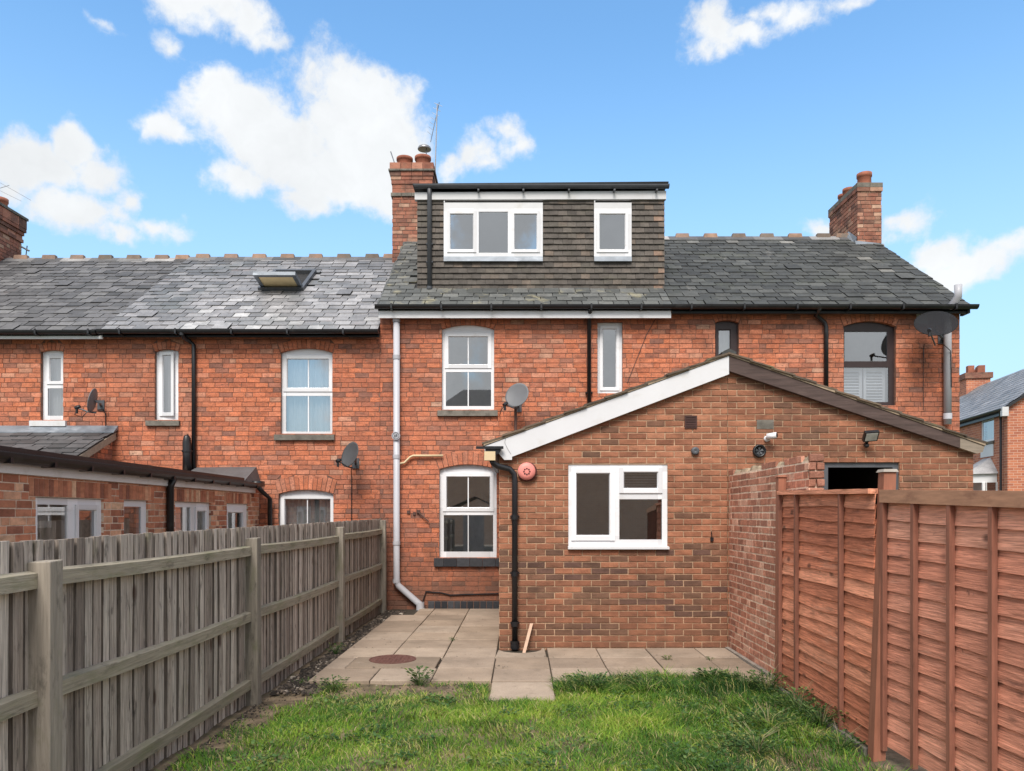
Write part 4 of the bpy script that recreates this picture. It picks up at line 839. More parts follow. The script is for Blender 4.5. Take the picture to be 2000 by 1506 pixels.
m.hexa([(RA[0] + .002, E - .09, RA[1] + .02), (RA[0] + .08, E - .09, RA[1] - .01), (RA[0] + .08, D - .01, RA[1] - .01), (RA[0] + .002, D - .01, RA[1] + .02), (RA[0] + .002, E - .09, RA[1] + .065), (RA[0] + .09, E - .09, RA[1] + .02), (RA[0] + .09, D - .01, RA[1] + .02), (RA[0] + .002, D - .01, RA[1] + .065)]); m.build('ridge_cap', 'slate_dark', xC)
# eaves gutter end, soffit block and downpipe on the left corner
GF = Frame((ex(958), E - .14, ez(874)), (0, 1, 0), (-1, 0, 0))
m = MB(GF); m.gutter(0, D - E + .12, -.035, .0, .1); m.box(-.02, .02, -.16, .17, -.03, .002); m.build('gutter', 'black_plastic', xC)
m = MB(EF); m.box(ex(947), ex(968), -.18, -.08, ez(901), ez(884)); m.build('soffit_end', 'cream_plastic', xC)
m = MB(EF); m.tube([(ex(961), -.10, ez(900)), (ex(964), -.09, ez(906)), (ex(972), -.07, ez(911)), (ex(996), -.065, ez(917)), (ex(1004), -.06, ez(926)), (ex(1005.5), -.06, ez(940)), (ex(1005.5), -.06, -.04)], .036, 10)
for yy in (1010, 1120, 1217, 1255): m.box(ex(1005.5) - .055, ex(1005.5) + .055, -.06, .0, ez(yy), ez(yy - 3)); m.lathe([(.044, -.03), (.044, .03)], (ex(1005.5), -.06, ez(yy)), n=12)
m.lathe([(.055, 0), (.055, .06)], (ex(1005.5), -.06, .0), n=12); m.build('downpipe', 'black_plastic', xC, True)
m = MB(EF); m.box(ex(1337), ex(1361), -.012, .004, ez(837), ez(812))
for k in range(5): m.box(ex(1340), ex(1358), -.017, -.012, ez(834 - k * 4.6), ez(832 - k * 4.6))
m.build('air_vent', 'vent_brown', xC)
m = MB(EF); m.lathe([(.048, 0), (.048, .035), (.03, .045), (0, .03)], (ex(1357), .0, ez(881)), (0, -1, 0), 16); m.build('flue_outlet', 'grey_plastic', xC, True)
m = MB(EF); m.box(ex(1387), ex(1393), -.02, 0, ez(1057), ez(1050)); m.tube([(ex(1390), -.015, ez(1052)), (ex(1389), -.015, ez(1038))], .006, 5); m.build('wall_hook', 'black_plastic', xC)

xD = thing('rear_extension', 'brown brick rear extension half with dark brown sloping bargeboard', 'extension', (4.1, E, 0))
od = Op(ex(1608), ex(1757), -.15, ez(903))
m = MB(EF); m.panel(EM + .002, ER, -.2, 2.4, [(od.u0, od.u1, -.19, od.z1)], .008, .24); m.prism([(EM + .002, 2.4), (ER, 2.4), (ER, zrr(ER) - .06), (EM + .002, RA[1] - .06)], .008, .24)
wXD = m.build('wall', 'new_mortar', xD)
m = MB(); m.box(ER - .24, ER - .005, E + .24, D - .01, -.2, 2.4); m.build('side_wall', 'new_mortar', xD)
brickwork(wXD, 'new_brick', EF, EM + .002, ER, -.15, 3.6, .075, .225, .0115, ops=[od], ztop=lambda u: zrr(u) - .10, seed=22, n_ind=300, colfn=lambda u, z, rr: (.15 + .65 * rr.betavariate(2, 2), rr.random(), 0), rough=.0008, c=.003,
          vis=lambda u, z: z > 1.95)
verge(xD, RE[0] + .02, RA[0] + .02, zrr, 12, 2)
m = MB(EF); m.prism([(RA[0] + .003, RA[1] - .018), (RE[0], RE[1] - .018), (RE[0], RE[1] + .010), (RA[0] + .003, RA[1] + .010)], -.085, .0); m.build('verge_mortar', 'mortar_bed', xD)
cut = ex(1868)
m = MB(EF); m.prism([(EM + .003, ez(727)), (cut, ez(876)), (cut, zrr(cut) - .022), (EM + .003, RA[1] - .022)], -.075, -.012); m.build('bargeboard', 'brown_board', xD)
m = MB(EF); m.prism([(cut + .003, ez(876)), (ex(1901), ez(887)), (ex(1912), ez(884)), (ex(1916), zrr(ex(1916)) - .022), (cut + .003, zrr(cut) - .022)], -.073, -.012); m.build('bargeboard_end', 'pale_board', xD)
m = MB(EF); fw = .07
m.box(od.u0, od.u0 + fw, .03, .12, -.15, od.z1); m.box(od.u1 - fw, od.u1, .03, .12, -.15, od.z1); m.box(od.u0 + fw, od.u1 - fw, .03, .12, od.z1 - .06, od.z1); m.build('door_frame', 'grey_plastic', xD)
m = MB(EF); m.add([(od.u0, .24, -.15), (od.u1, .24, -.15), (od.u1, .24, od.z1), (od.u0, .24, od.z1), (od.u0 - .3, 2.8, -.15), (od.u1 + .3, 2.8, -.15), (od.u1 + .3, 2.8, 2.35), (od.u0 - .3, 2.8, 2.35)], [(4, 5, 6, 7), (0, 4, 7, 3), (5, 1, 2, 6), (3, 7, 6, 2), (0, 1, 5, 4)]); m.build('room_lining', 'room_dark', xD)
m = MB(EF); m.box(ex(1478), ex(1511), -.004, .003, ez(838), ez(820)); m.build('patched_brick', 'stone_sill', xD)

# side wall of the low extension on the left
BX = -4.40; BF = Frame((BX, 0, 0), (0, 1, 0), (-1, 0, 0)); GZ = 2.10
dpx = lambda px: F * (-BX) / (1000 - px)
xB = thing('rear_extension', 'low brick side extension with black gutter beyond the timber fence', 'extension', (BX, 9.5, 0))
wins = [(dpx(70), dpx(203)), (dpx(242), dpx(290)), (dpx(342), dpx(412)), (dpx(443), dpx(485))]
ops = [Op(a, b, 1.0, 1.795) for a, b in wins]
m = MB(BF); m.panel(4.5, D - .005, -.3, 2.14, [o.rect() for o in ops], .0035, .24); wXB = m.build('wall', 'pale_mortar', xB)
for o in ops:                                    # soldier course over each window
    u = o.u0 - .1
    while u < o.u1 + .09:
        q = MB(BF); q.brick([(u + .004, 1.80), (u + .071, 1.80), (u + .071, 1.965), (u + .004, 1.965)], off=-.003, r=(R.random(), R.random(), 0)); q.build('soldier_brick', 'pale_brick', wXB); u += .075
sold = [Op(o.u0 - .1, o.u1 + .1, 1.795, 1.97) for o in ops]
brickwork(wXB, 'pale_brick', BF, 4.5, D - .005, 1.0, 2.14, .076, .228, .011, ops=ops + sold, headers=.3, seed=23, n_ind=300, rough=.001, c=.003, bond='old', vis=lambda u, z: z > 1.45 and u > 6.3)
for i, (a, b) in enumerate(wins):
    wd_ = b - a
    if i in (0, 2): ls = [(a + .07, a + wd_ * .47, 1.07, 1.725, .0), (a + wd_ * .62, b - .11, 1.1, 1.68, .05)]
    elif i == 1: ls = [(a + .06, b - .12, 1.07, 1.72, 0.)]
    else: ls = [(a + .09, b - .2, 1.1, 1.66, .04)]
    window(xB, BF, a, b, 1.0, 1.79, ls, rec=.03, depth=1.5, curtain=[(a + wd_ * .1, a + wd_ * .45, 1.5, 1.8, 4, 'curtain_white')] if i == 0 else ([(a, b, 1.0, 1.8, 6, 'curtain_white')] if i == 2 else None))
m = MB(BF); m.gutter(4.5, D - .35, -.10, GZ + .05, .075); m.box(4.5, D - .95, -.075, .0, GZ + .072, GZ + .115); m.build('gutter', 'black_plastic', xB)
m = MB(BF); m.box(4.5, D - .3, -.035, -.004, GZ - .11, GZ - .0); m.build('fascia', 'white_paint', xB)
for k in range(11):
    q = MB(BF); d_ = 6.4 + k * .62; q.box(d_, d_ + .035, -.168, -.036, GZ - .035, GZ - .012); q.box(d_, d_ + .035, -.168, -.155, GZ - .012, GZ + .04); q.build('gutter_bracket', 'black_plastic', xB)
m = MB(); m.hexa([(-6.9, 4.5, 2.12), (BX + .08, 4.5, 2.12), (BX + .08, 12.3, 2.12), (-6.9, 12.3, 2.12), (-6.9, 4.5, 2.17), (BX + .08, 4.5, 2.17), (BX + .08, 12.3, 2.17), (-6.9, 12.3, 2.17)]); m.build('flat_roof', 'slate_dull', xB)
m = MB(); m.hexa([(W(384), 12.2, 2.10), (BX + .06, 12.2, 2.10), (BX + .04, D - .01, 2.15), (W(384), D - .01, 2.15), (W(384), 12.2, 2.13), (BX + .06, 12.2, 2.13), (BX - .05, D - .01, V(912)), (W(384), D - .01, V(913))]); m.build('lead_roof', 'slate_dull', xB)
m = MB(); a_ = dpx(325); m.tube([(BX + .10, a_, GZ + .0), (BX + .05, a_, GZ - .12), (BX + .05, a_, -.2)], .045, 10); m.build('downpipe', 'black_plastic', xB, True)
m = MB(); m.tube([(BX + .10, D - .4, GZ), (BX + .16, D - .3, GZ - .1), (BX + .22, D - .12, GZ - .2), (BX + .22, D - .1, -.2)], .04, 10); m.box(BX - .02, BX + .16, D - .45, D - .2, GZ + .0, GZ + .09); m.build('downpipe', 'black_plastic', xB, True)
# lean-to of the far left house
lt = thing('lean_to', 'slate lean-to roof against the far left brick wall', 'lean-to', (-8.6, 12.2, 0))
LX = W(228)
m = MB(); m.hexa([(-12, 11.2, 2.12), (LX - .02, 11.2, 2.12), (LX - .02, D - .01, 3.02), (-12, D - .01, 3.02), (-12, 11.2, 2.17), (LX - .02, 11.2, 2.17), (LX - .02, D - .01, 3.07), (-12, D - .01, 3.07)]); rl = m.build('roof', 'roof_under', lt)
slates(rl, -12, LX, (11.2, 2.17), (D - .02, 3.07), .205, .3, 'slate_dull', 31, skip=lambda u, s: 1000 + u / 12.5 * F < -30 or s < .3, shift=lambda u, s, v: v * .3)
m = MB(); m.hexa([(-12, D - .16, 3.03), (LX + .03, D - .16, 3.03), (LX + .03, D - .01, 3.1), (-12, D - .01, 3.1), (-12, D - .16, 3.045), (LX + .03, D - .16, 3.045), (LX + .03, D - .012, 3.17), (-12, D - .012, 3.17)]); m.build('lead_flashing', 'lead', lt)
m = MB(); m.hexa([(LX - .06, 11.15, 2.03), (LX, 11.15, 2.03), (LX, D - .02, 2.93), (LX - .06, D - .02, 2.93), (LX - .06, 11.15, 2.15), (LX, 11.15, 2.15), (LX, D - .02, 3.05), (LX - .06, D - .02, 3.05)]); m.build('bargeboard', 'pale_board', lt)
CF = Frame((LX - .07, 0, 0), (0, 1, 0), (-1, 0, 0))
m = MB(CF); m.prism([(11.3, -.2), (D - .01, -.2), (D - .01, 2.94), (11.3, 2.1)], .008, .2); wl_ = m.build('wall', 'old_mortar', lt)
brickwork(wl_, 'old_brick', CF, 11.3, D - .01, 1.9, 2.95, .0845, .232, .0085, ztop=lambda u: 2.1 + (u - 11.3) * .442 - .08, headers=.2, seed=33, n_ind=60, rough=.001, bond='old')

# garden wall between the two plots
gw = thing('garden_wall', 'pinkish brick garden wall jutting out from the extension beside the stained fence', 'wall', (2.7, 8.0, 0))
GX0, GX1, GY0, GZT = 2.65, 2.79, 6.76, 2.19
m = MB(); m.box(GX0 + .0035, GX1 - .0035, GY0 + .03, E + .0, -.25, GZT - .075); m.build('wall_core', 'garden_mortar', gw)
gcore = gw.children[0]
GWF = Frame((GX0, E, 0), (0, -1, 0), (1, 0, 0))
brickwork(gcore, 'garden_brick', GWF, .004, E - GY0, -.15, GZT, .075, .225, .014, headers=.0, ztop=lambda u: GZT - .16 + .12 * R.random() + (.05 if u > 1.2 else 0), seed=41, n_ind=300, rough=.0022, c=.003, vis=lambda u, z: u < 1.75 or z > 1.8, bond='flemish')
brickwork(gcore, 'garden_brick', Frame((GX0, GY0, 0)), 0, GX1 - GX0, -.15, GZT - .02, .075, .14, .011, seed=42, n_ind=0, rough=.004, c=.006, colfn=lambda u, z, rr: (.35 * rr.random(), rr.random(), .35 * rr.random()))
m = MB()
for k in range(26): y_ = GY0 + .03 + k * .095; h_ = R.uniform(.01, .06); m.hexa([(GX0 + .01, y_, GZT - .08), (GX1 - .01, y_, GZT - .08), (GX1 - .01, y_ + .094, GZT - .08), (GX0 + .01, y_ + .094, GZT - .08), (GX0 + .03, y_ + .01, GZT - .075 + h_), (GX1 - .03, y_ + .01, GZT - .075 + h_ * .7), (GX1 - .03, y_ + .085, GZT - .075 + h_), (GX0 + .03, y_ + .085, GZT - .075 + h_ * .8)])
m.build('mortar_capping', 'mortar_bed', gw)
m = MB(); m.box(GX0 - .05, GX0 - .004, 6.9, E, -.3, .012); m.build('concrete_footing', 'concrete', gw)

# ================================================================== PATIO
pt = tag(MB().build('patio', 'joint_soil'), None, None, kind='structure')
bpy.data.meshes.remove(pt.data) if False else None
g = MB(); g.add([(-2.1, 7.5, -.03), (2.62, 7.5, -.03), (2.62, D - .002, -.03), (-2.1, D - .002, -.03)], [(0, 1, 2, 3)]); pt.data = g.mesh('patio', 'joint_soil')
def slab(poly, dz=0., r=None):
    m = MB(); t1, t2 = R.uniform(-.003, .003), R.uniform(-.003, .003)
    cx = sum(p[0] for p in poly) / len(poly); cy = sum(p[1] for p in poly) / len(poly); n = len(poly); c = .006
    f = lambda x, y: dz + (x - cx) * t1 + (y - cy) * t2
    ins = [(x + (c if x < cx else -c), y + (c if y < cy else -c)) for x, y in poly]
    vs = [(x, y, f(x, y)) for x, y in ins] + [(x, y, f(x, y) - c) for x, y in poly] + [(x, y, -.045) for x, y in poly]
    m.add(vs, [tuple(range(n))] + [(n + i, n + (i + 1) % n, (i + 1) % n, i) for i in range(n)] + [(2 * n + i, 2 * n + (i + 1) % n, n + (i + 1) % n, n + i) for i in range(n)], r)
    m.build('paving_slab', 'slab', pt)
P0, PS = 7.44, .6; xs = [-2.01, -1.40, -.80, -.20, .40, 1.0, 1.6, 2.2, 2.58]
sk = .012                                      # the paving runs slightly askew to the house
def qd(x0, x1, y0, y1, g_=.0055):
    f = lambda x, y: (x + sk * (y - P0), y)
    return [f(x0 + g_, y0 + g_), f(x1 - g_, y0 + g_), f(x1 - g_, y1 - g_), f(x0 + g_, y1 - g_)]
for i in range(3):
    for j in range(10):
        y0 = P0 + j * PS; y1 = min(y0 + PS, D - .12)
        if y1 - y0 < .1: continue
        x0, x1 = xs[i], xs[i + 1]
        if i == 0 and y0 > 11.8: x0 += .35
        if i in (0, 1) and j == 1:               # slabs cut round the drain cover frame
            if i == 0: slab(qd(x0, -1.78, y0, y1), R.uniform(-.004, .004))
            continue
        slab(qd(x0, x1, y0, y1), R.uniform(-.004, .004))
slab(qd(-1.78, -.82, P0 + PS + .005, P0 + 2 * PS), .006)
for i in range(3, 8):
    for j in range(3):
        y0 = P0 + j * PS; y1 = min(y0 + PS, E - .005)
        if i == 3 and j == 2:                    # notched round the gully at the downpipe
            x0, x1 = -.195, .395; cxx = ex(1012) + .02
            nt_ = [(cxx + .28 * math.cos(t), E - .01 - .34 * math.sin(t)) for t in [math.pi * k / 8 for k in range(9)]]
            slab([(x0, y0 + .005), (x1, y0 + .005), (x1, y1)] + [p for p in nt_ if p[0] > x0 + .01], 0.)
            continue
        if j == 0 and i > 3 and False: continue
        slab(qd(xs[i], xs[i + 1], y0, y1), R.uniform(-.005, .005))
slab(qd(-.20, .40, 6.72, P0 - .01), -.012)
dc = thing('drain_cover', 'round rusty iron drain cover set in the paving', 'drain cover', (X(767, 8.49), 8.49, .01))
m = MB(); m.lathe([(.262, -.02), (.262, .004), (.245, .006), (.243, .001), (0, .001)], (X(767, 8.49), 8.49, .008), n=36)
for i in range(-5, 6):
    for j in range(-5, 6):
        if i * i + j * j < 26: a = .042; m.box(X(767, 8.49) + i * a - .012, X(767, 8.49) + i * a + .012, 8.49 + j * a - .012, 8.49 + j * a + .012, .009, .0125)
m.build('cover', 'iron', dc)
pk = MB(EF); pk.hexa([(ex(1020), -.16, -.03), (ex(1026), -.16, -.03), (ex(1026), -.14, -.03), (ex(1020), -.14, -.03), (ex(1035), -.035, ez(1217)), (ex(1041), -.035, ez(1217)), (ex(1041), -.015, ez(1217)), (ex(1035), -.015, ez(1217))])
tag(pk.build('timber_offcut', 'new_wood'), 'pale timber offcut leaning on the extension beside the black downpipe', 'offcut')

# ================================================================== FENCES
fe = thing('timber_fence', 'weathered grey closeboard fence with posts and rails along the left side', 'fence', (-2.3, 7, 0))
fx = lambda d: -2.335 + (d - 3.6) * .0142
posts = [-5.1, -2.15, .8, 3.78, 6.71, 9.88, 12.92]
for i, d_ in enumerate(posts):
    m = MB(); x_ = fx(d_); h_ = [1.4, 1.4, 1.4, 1.4, 1.42, 1.46, 1.52][i]; w2_ = .058; lean = R.uniform(-.012, .012); dd = .055
    m.hexa([(x_ - w2_, d_ - dd, -.25), (x_ + w2_, d_ - dd, -.25), (x_ + w2_, d_ + dd, -.25), (x_ - w2_, d_ + dd, -.25), (x_ - w2_ + lean, d_ - dd, h_), (x_ + w2_ + lean, d_ - dd, h_ + .004), (x_ + w2_ + lean, d_ + dd, h_ + .008), (x_ - w2_ + lean, d_ + dd, h_ + .004)])
    q = m.build('post', 'post_wood', fe); bv = q.modifiers.new('edge', 'BEVEL'); bv.width = .006; bv.segments = 2
for i in range(6):
    a, b = posts[i] + .055, posts[i + 1] - .055
    for (zt_, sag) in ((1.36, .01), (.785, .015), (.185, .01)):
        n = 6; m = MB(); vs = []; tilt = R.uniform(-.012, .012)
        for k in range(n + 1):
            t_ = k / n; y = a + (b - a) * t_; x_ = fx(y) - .01; z_ = zt_ - sag * math.sin(math.pi * t_) + tilt * (t_ - .5) + (.02 if i == 5 else 0)
            vs += [(x_ - .04, y, z_ - .088), (x_ + .012, y, z_ - .088), (x_ + .012, y, z_ - .012), (x_ - .04, y, z_)]
        m.add(vs, [(4 * k + c_, 4 * k + (c_ + 1) % 4, 4 * k + 4 + (c_ + 1) % 4, 4 * k + 4 + c_) for k in range(n) for c_ in range(4)] + [(0, 3, 2, 1), (4 * n, 4 * n + 1, 4 * n + 2, 4 * n + 3)])
        m.build('rail', 'rail_wood', fe)
d_ = -5.1; rr = random.Random(77)
while d_ < 13.02:
    wd_ = rr.uniform(.092, .110); x_ = fx(d_) - .055; zt_ = 1.505 + .0045 * (d_ - 3.6) + rr.uniform(-.005, .005); le = rr.uniform(-.012, .012); n = 5; m = MB(); vs = []
    bow = rr.uniform(-.008, .008); w1_ = wd_ - .031; pr = .013 + rr.uniform(-.004, .006)
    for k in range(n + 1):
        t_ = k / n; z_ = -.12 + (zt_ + .12) * t_; sh = le * t_; bo = bow * math.sin(math.pi * t_) + rr.uniform(-.0015, .0015); ed = rr.uniform(-.0025, .0025)
        for (px_, py_) in ((pr, 0.), (pr + .003, w1_ * .5), (pr, w1_ + ed), (-.006, w1_ + ed), (-.006, wd_), (-.012, wd_), (-.012, 0.)): vs.append((x_ + bo + px_ - .008, d_ + sh + py_, z_))
    m.add(vs, [(7 * k + (c_ + 1) % 7, 7 * k + 7 + (c_ + 1) % 7, 7 * k + 7 + c_, 7 * k + c_) for k in range(n) for c_ in range(6)] + [tuple(range(6, -1, -1)), tuple(range(7 * n, 7 * n + 7))], r=(min(1, max(0, rr.gauss(.55, .24))), rr.random(), 0))
    m.add([vs[7 * k + c_] for k in range(n + 1) for c_ in (6, 0)], [(2 * k, 2 * k + 1, 2 * k + 3, 2 * k + 2) for k in range(n)], (.3, .5, .5))      # near edge darkened, painting in the shade between boards
    m.build('board', 'old_wood', fe); d_ += wd_ - rr.uniform(.012, .018)
# stained lap panels on the right
def lap_panel(name, label, A, B, zt, zb, bats, nsl, seed, cap=.07, cap_mat='stained_wood', wavy=.01, mat='stained_wood'):
    """A, B: far and near ends in plan; zt, zb: (far, near) heights"""
    rr = random.Random(seed); A3, B3 = Vector((*A, 0)), Vector((*B, 0)); L = (B3 - A3).length; Ud = (B3 - A3) / L; Vd = Vector((0, 0, 1)).cross(Ud)
    fr = Frame(A3, Ud, Vd); t = thing(name, label, 'fence panel', (*((A3 + B3) / 2)[:2], 0), 'stained lap fence panels')
    top = lambda u: zt[0] + (zt[1] - zt[0]) * u / L; bot = lambda u: zb[0] + (zb[1] - zb[0]) * u / L
    for k in range(nsl):
        f0, f1 = k / nsl, (k + 1) / nsl; m = MB(fr); n = 16; vs = []; am = rr.uniform(.3, 1) * wavy; ph = rr.uniform(0, 6); am2 = rr.uniform(-1, 1) * wavy
        for i in range(n + 1):
            u = L * i / n; h_ = top(u) - cap - bot(u) - .02; zl_ = bot(u) + .02 + h_ * f0; zh_ = bot(u) + .02 + h_ * f1 + .03
            wv = am * math.sin(u * 3.3 + ph) * .6 + am2 * math.sin(u * 7 + ph * 2) * .4 + rr.uniform(-.0012, .0012)
            vs += [(u, -.016, zl_ + wv), (u, -.007, zl_ + wv), (u, .008, zh_), (u, .002, zh_)]
        m.add(vs, [(4 * i + c_, 4 * i + 4 + c_, 4 * i + 4 + (c_ + 1) % 4, 4 * i + (c_ + 1) % 4) for i in range(n) for c_ in range(4)] + [(0, 1, 2, 3), (4 * n + 3, 4 * n + 2, 4 * n + 1, 4 * n)], r=(rr.betavariate(2, 2), rr.random(), 0))
        m.build('slat', mat, t)
    for u in bats:
        m = MB(fr); w2_ = .016; zb_, zt_ = bot(u) - .01, top(u) - cap - .002
        m.hexa([(u - w2_, -.05, zb_), (u + w2_, -.05, zb_), (u + w2_, -.0165, zb_), (u - w2_, -.0165, zb_), (u - w2_, -.05, zt_), (u + w2_, -.05, zt_), (u + w2_, -.0165, zt_), (u - w2_, -.0165, zt_)]); m.build('batten', 'stained_batten', t)
    m = MB(fr); m.hexa([(0, -.054, top(0) - cap), (L, -.054, top(L) - cap), (L, .03, top(L) - cap), (0, .03, top(0) - cap), (0, -.054, top(0)), (L, -.054, top(L)), (L, .03, top(L)), (0, .03, top(0))]); m.build('top_rail', cap_mat, t)
    return t
lap_panel('lap_fence', 'dark stained lap panel hung between two posts in front of the garden wall', (2.585, 7.24), (2.548, 5.31), (1.855, 1.815), (-.015, -.025), [.02, .46, 1.42], 17, 1, cap=.035, wavy=.017)
lap_panel('lap_fence', 'lighter stained lap panel with broad capping board, nearest on the right', (2.590, 5.24), (2.760, 3.35), (1.805, 1.735), (.02, -.05), [.02, .36, .71, 1.06, 1.41, 1.8], 14, 2, cap=.088, cap_mat='stained_cap', wavy=.008, mat='stained_pale')
def fpost(label, x0, y, x1, h_, w2_, cap):
    t = thing('fence_post', label, 'post', (x0, y, 0), 'stained fence posts'); m = MB()
    m.hexa([(x0 - w2_, y - w2_, -.25), (x0 + w2_, y - w2_, -.25), (x0 + w2_, y + w2_, -.25), (x0 - w2_, y + w2_, -.25), (x1 - w2_, y - w2_, h_), (x1 + w2_, y - w2_, h_), (x1 + w2_, y + w2_, h_), (x1 - w2_, y + w2_, h_)]); m.build('shaft', 'stained_post', t)
    m = MB(); c_ = w2_ + .012; m.hexa([(x1 - c_, y - c_, h_ + .002), (x1 + c_, y - c_, h_ + .002), (x1 + c_, y + c_, h_ + .002), (x1 - c_, y + c_, h_ + .002), (x1 - c_ + .01, y - c_ + .01, h_ + .022), (x1 + c_ - .01, y - c_ + .01, h_ + .022), (x1 + c_ - .01, y + c_ - .01, h_ + .022), (x1 - c_ + .01, y + c_ - .01, h_ + .022)]); m.build('cap', cap, t)
fpost('slim stained fence post against the end of the garden wall', 2.600, 7.36, 2.612, 1.99, .037, 'stained_post')
fpost('thick stained fence post with weathered cap, leaning between the two lap panels', 2.528, 5.27, 2.610, 1.925, .042, 'concrete')
gb = MB(); gb.hexa([(2.47, 5.35, -.2), (2.52, 5.35, -.2), (2.56, 7.2, -.2), (2.51, 7.2, -.2), (2.49, 5.35, -.02), (2.52, 5.35, -.02), (2.56, 7.2, -.01), (2.53, 7.2, -.01)])
tag(gb.build('gravel_board', 'stone_sill'), 'grey concrete gravel board under the dark lap panel', 'gravel board')

# ================================================================== FITTINGS ON THE WALLS
def dish(label, c, size, facing, mat, arm_to, wall_pt, sx=1.0, cables=(), lnb=.035, pole=None):
    t = thing('satellite_dish', label, 'satellite dish', c, 'satellite dishes'); A = Vector(facing).normalized(); rr_ = size / 2
    m = MB(); pr = [(rr_ * k / 8, .16 * rr_ * (k / 8) ** 2) for k in range(0, 9)] + [(rr_ * 1.0, .16 * rr_ - .008), (rr_ * .98, .16 * rr_ - .012)] + [(rr_ * k / 8, .16 * rr_ * (k / 8) ** 2 - .008) for k in range(7, -1, -1)]
    m.lathe(pr, c, A, 28, sx); m.build('reflector', mat, t, True)
    C0 = Vector(c); up = Vector((0, 0, 1)); low = C0 - up * rr_ * .92
    m = MB(); tip = Vector(arm_to); m.tube([tuple(low - A * .03), tuple(low * .7 + tip * .3 - up * .02), tuple(tip)], .013, 8); m.build('feed_arm', 'grey_plastic', t)
    m = MB(); dv = (C0 - tip).normalized(); m.tube([tuple(tip - dv * .03), tuple(tip + dv * .02), tuple(tip + dv * .06)], [lnb * .8, lnb, lnb * .7], 10); m.tube([tuple(tip - up * .02), tuple(tip - up * .1)], lnb * .6, 8); m.build('feed_horn', 'black_plastic', t)
    m = MB(); Wp = Vector(wall_pt); m.tube([tuple(C0 - A * .02), tuple(C0 - A * .09), tuple(Wp)], .022, 8); m.box(Wp.x - .06, Wp.x + .06, D - .02, D - .003, Wp.z - .09, Wp.z + .09); m.build('bracket', 'grey_plastic', t)
    if pole: m = MB(); m.tube(pole, .024, 8); m.build('pole', 'rust_metal', t)
    for cb in cables: m = MB(); m.tube(cb, .008, 6); m.build('cable', 'black_plastic', t)
dd = 12.75; c = (X(1011, dd), dd, Z(773, dd))
dish('round pale grey satellite dish above the white bargeboard beside a window sill', c, .44, (-.42, -.85, .32), 'dish_grey', (X(986, 12.55), 12.55, Z(790, 12.55)), (X(1012, D), D - .03, V(795)), .98,
     [[(X(986, 12.6), 12.6, Z(792, 12.6)), (X(979, 12.8), 12.8, Z(800, 12.8)), (X(976, D), D - .02, V(812))]], pole=[(X(1007, 12.85), 12.85, Z(795, 12.85)), (X(1007, 12.85), 12.85, Z(860, 12.85))])
c = (X(686, dd), dd, Z(889, dd))
dish('dark grey satellite dish with a trailing cable above the timber fence', c, .45, (-.62, -.72, .30), 'dish_dark', (X(660, 12.5), 12.5, Z(900, 12.5)), (X(695, D), D - .03, V(905)), .95,
     [[(X(686, 12.95), 12.95, Z(912, 12.9)), (X(687, D), D - .015, V(930)), (X(687, D), D - .015, V(1020))]])
c = (X(184, dd), dd, Z(783, dd))
dish('satellite dish seen nearly edge-on between the two narrow windows', c, .42, (-.97, -.18, .22), 'dish_grey', (X(150, 12.75), 12.75, Z(796, 12.75)), (X(198, D), D - .03, V(792)), .9,
     [[(X(190, 12.9), 12.9, Z(801, 12.9)), (X(203, D), D - .03, V(800)), (X(207, D), D - .015, V(808)), (X(207, D), D - .015, V(832)), (X(229, D), D - .02, V(850))],
      [(X(150, 12.75), 12.75, Z(800, 12.75)), (X(146, 12.8), 12.8, Z(810, 12.8)), (X(160, 12.85), 12.85, Z(815, 12.85)), (X(172, 12.9), 12.9, Z(803, 12.9))]])
c = (X(1827, 12.7), 12.7, Z(636, 12.7))
dish('large dark mesh satellite dish under the end of the dark slate roof', c, .66, (-.25, -.72, .64), 'mesh_dish', (X(1815, 12.3), 12.3, Z(645, 12.3)), (X(1838, D), D - .05, V(662)), 1.0,
     [[(X(1805, 12.95), 12.95, Z(672, 12.95)), (X(1803, D), D - .02, V(680)), (X(1803, D), D - .02, V(700))], [(X(1838, 12.9), 12.9, Z(668, 12.9)), (X(1846, D), D - .17, V(690)), (X(1848, D), D - .16, V(760))]])
m = MB(); c = (ex(1030), E - .002, ez(922)); m.lathe([(.118, .0), (.118, .05), (.108, .055)], c, (0, -1, 0), 24)
al_ = thing('alarm_box', 'round red alarm sounder on the extension beside the black downpipe', 'alarm', (c[0], E, c[2])); m.build('back_box', 'alarm_dark', al_, True)
m = MB(); m.lathe([(.108, .055), (.105, .075), (.06, .088), (0, .09)], (c[0] - .01, c[1], c[2] + .006), (0, -1, 0), 24); m.build('front', 'alarm_red', al_, True)
for k in range(8):
    an = k * math.pi / 4; q = MB(); q.lathe([(.012, .0), (.012, .006), (0, .006)], (c[0] - .008 + .035 * math.cos(an), c[1] - .084, c[2] + .035 * math.sin(an)), (0, -1, 0), 8); q.build('sound_slot', 'alarm_dark', al_)
sc = thing('security_camera', 'small white security camera on the brown brick extension', 'camera', (ex(1497), E, ez(853)))
m = MB(); c = (ex(1497), E - .002, ez(857)); m.lathe([(.035, 0), (.035, .03), (.0, .03)], c, (0, -1, 0), 14); m.tube([(c[0], E - .03, c[2]), (c[0] + .02, E - .07, c[2] + .02), (c[0] + .03, E - .10, c[2] + .025)], .028, 10); m.tube([(c[0] - .02, E - .08, c[2] + .02), (c[0] + .075, E - .14, c[2] + .03)], .036, 12); m.build('housing', 'white_plastic', sc, True)
m = MB(); m.tube([(c[0] + .074, E - .1395, c[2] + .03), (c[0] + .082, E - .145, c[2] + .031)], .026, 12); m.build('lens', 'lens_black', sc)
rv = thing('wall_vent', 'round black vent fan outlet below the security camera', 'vent', (ex(1482), E, ez(881)))
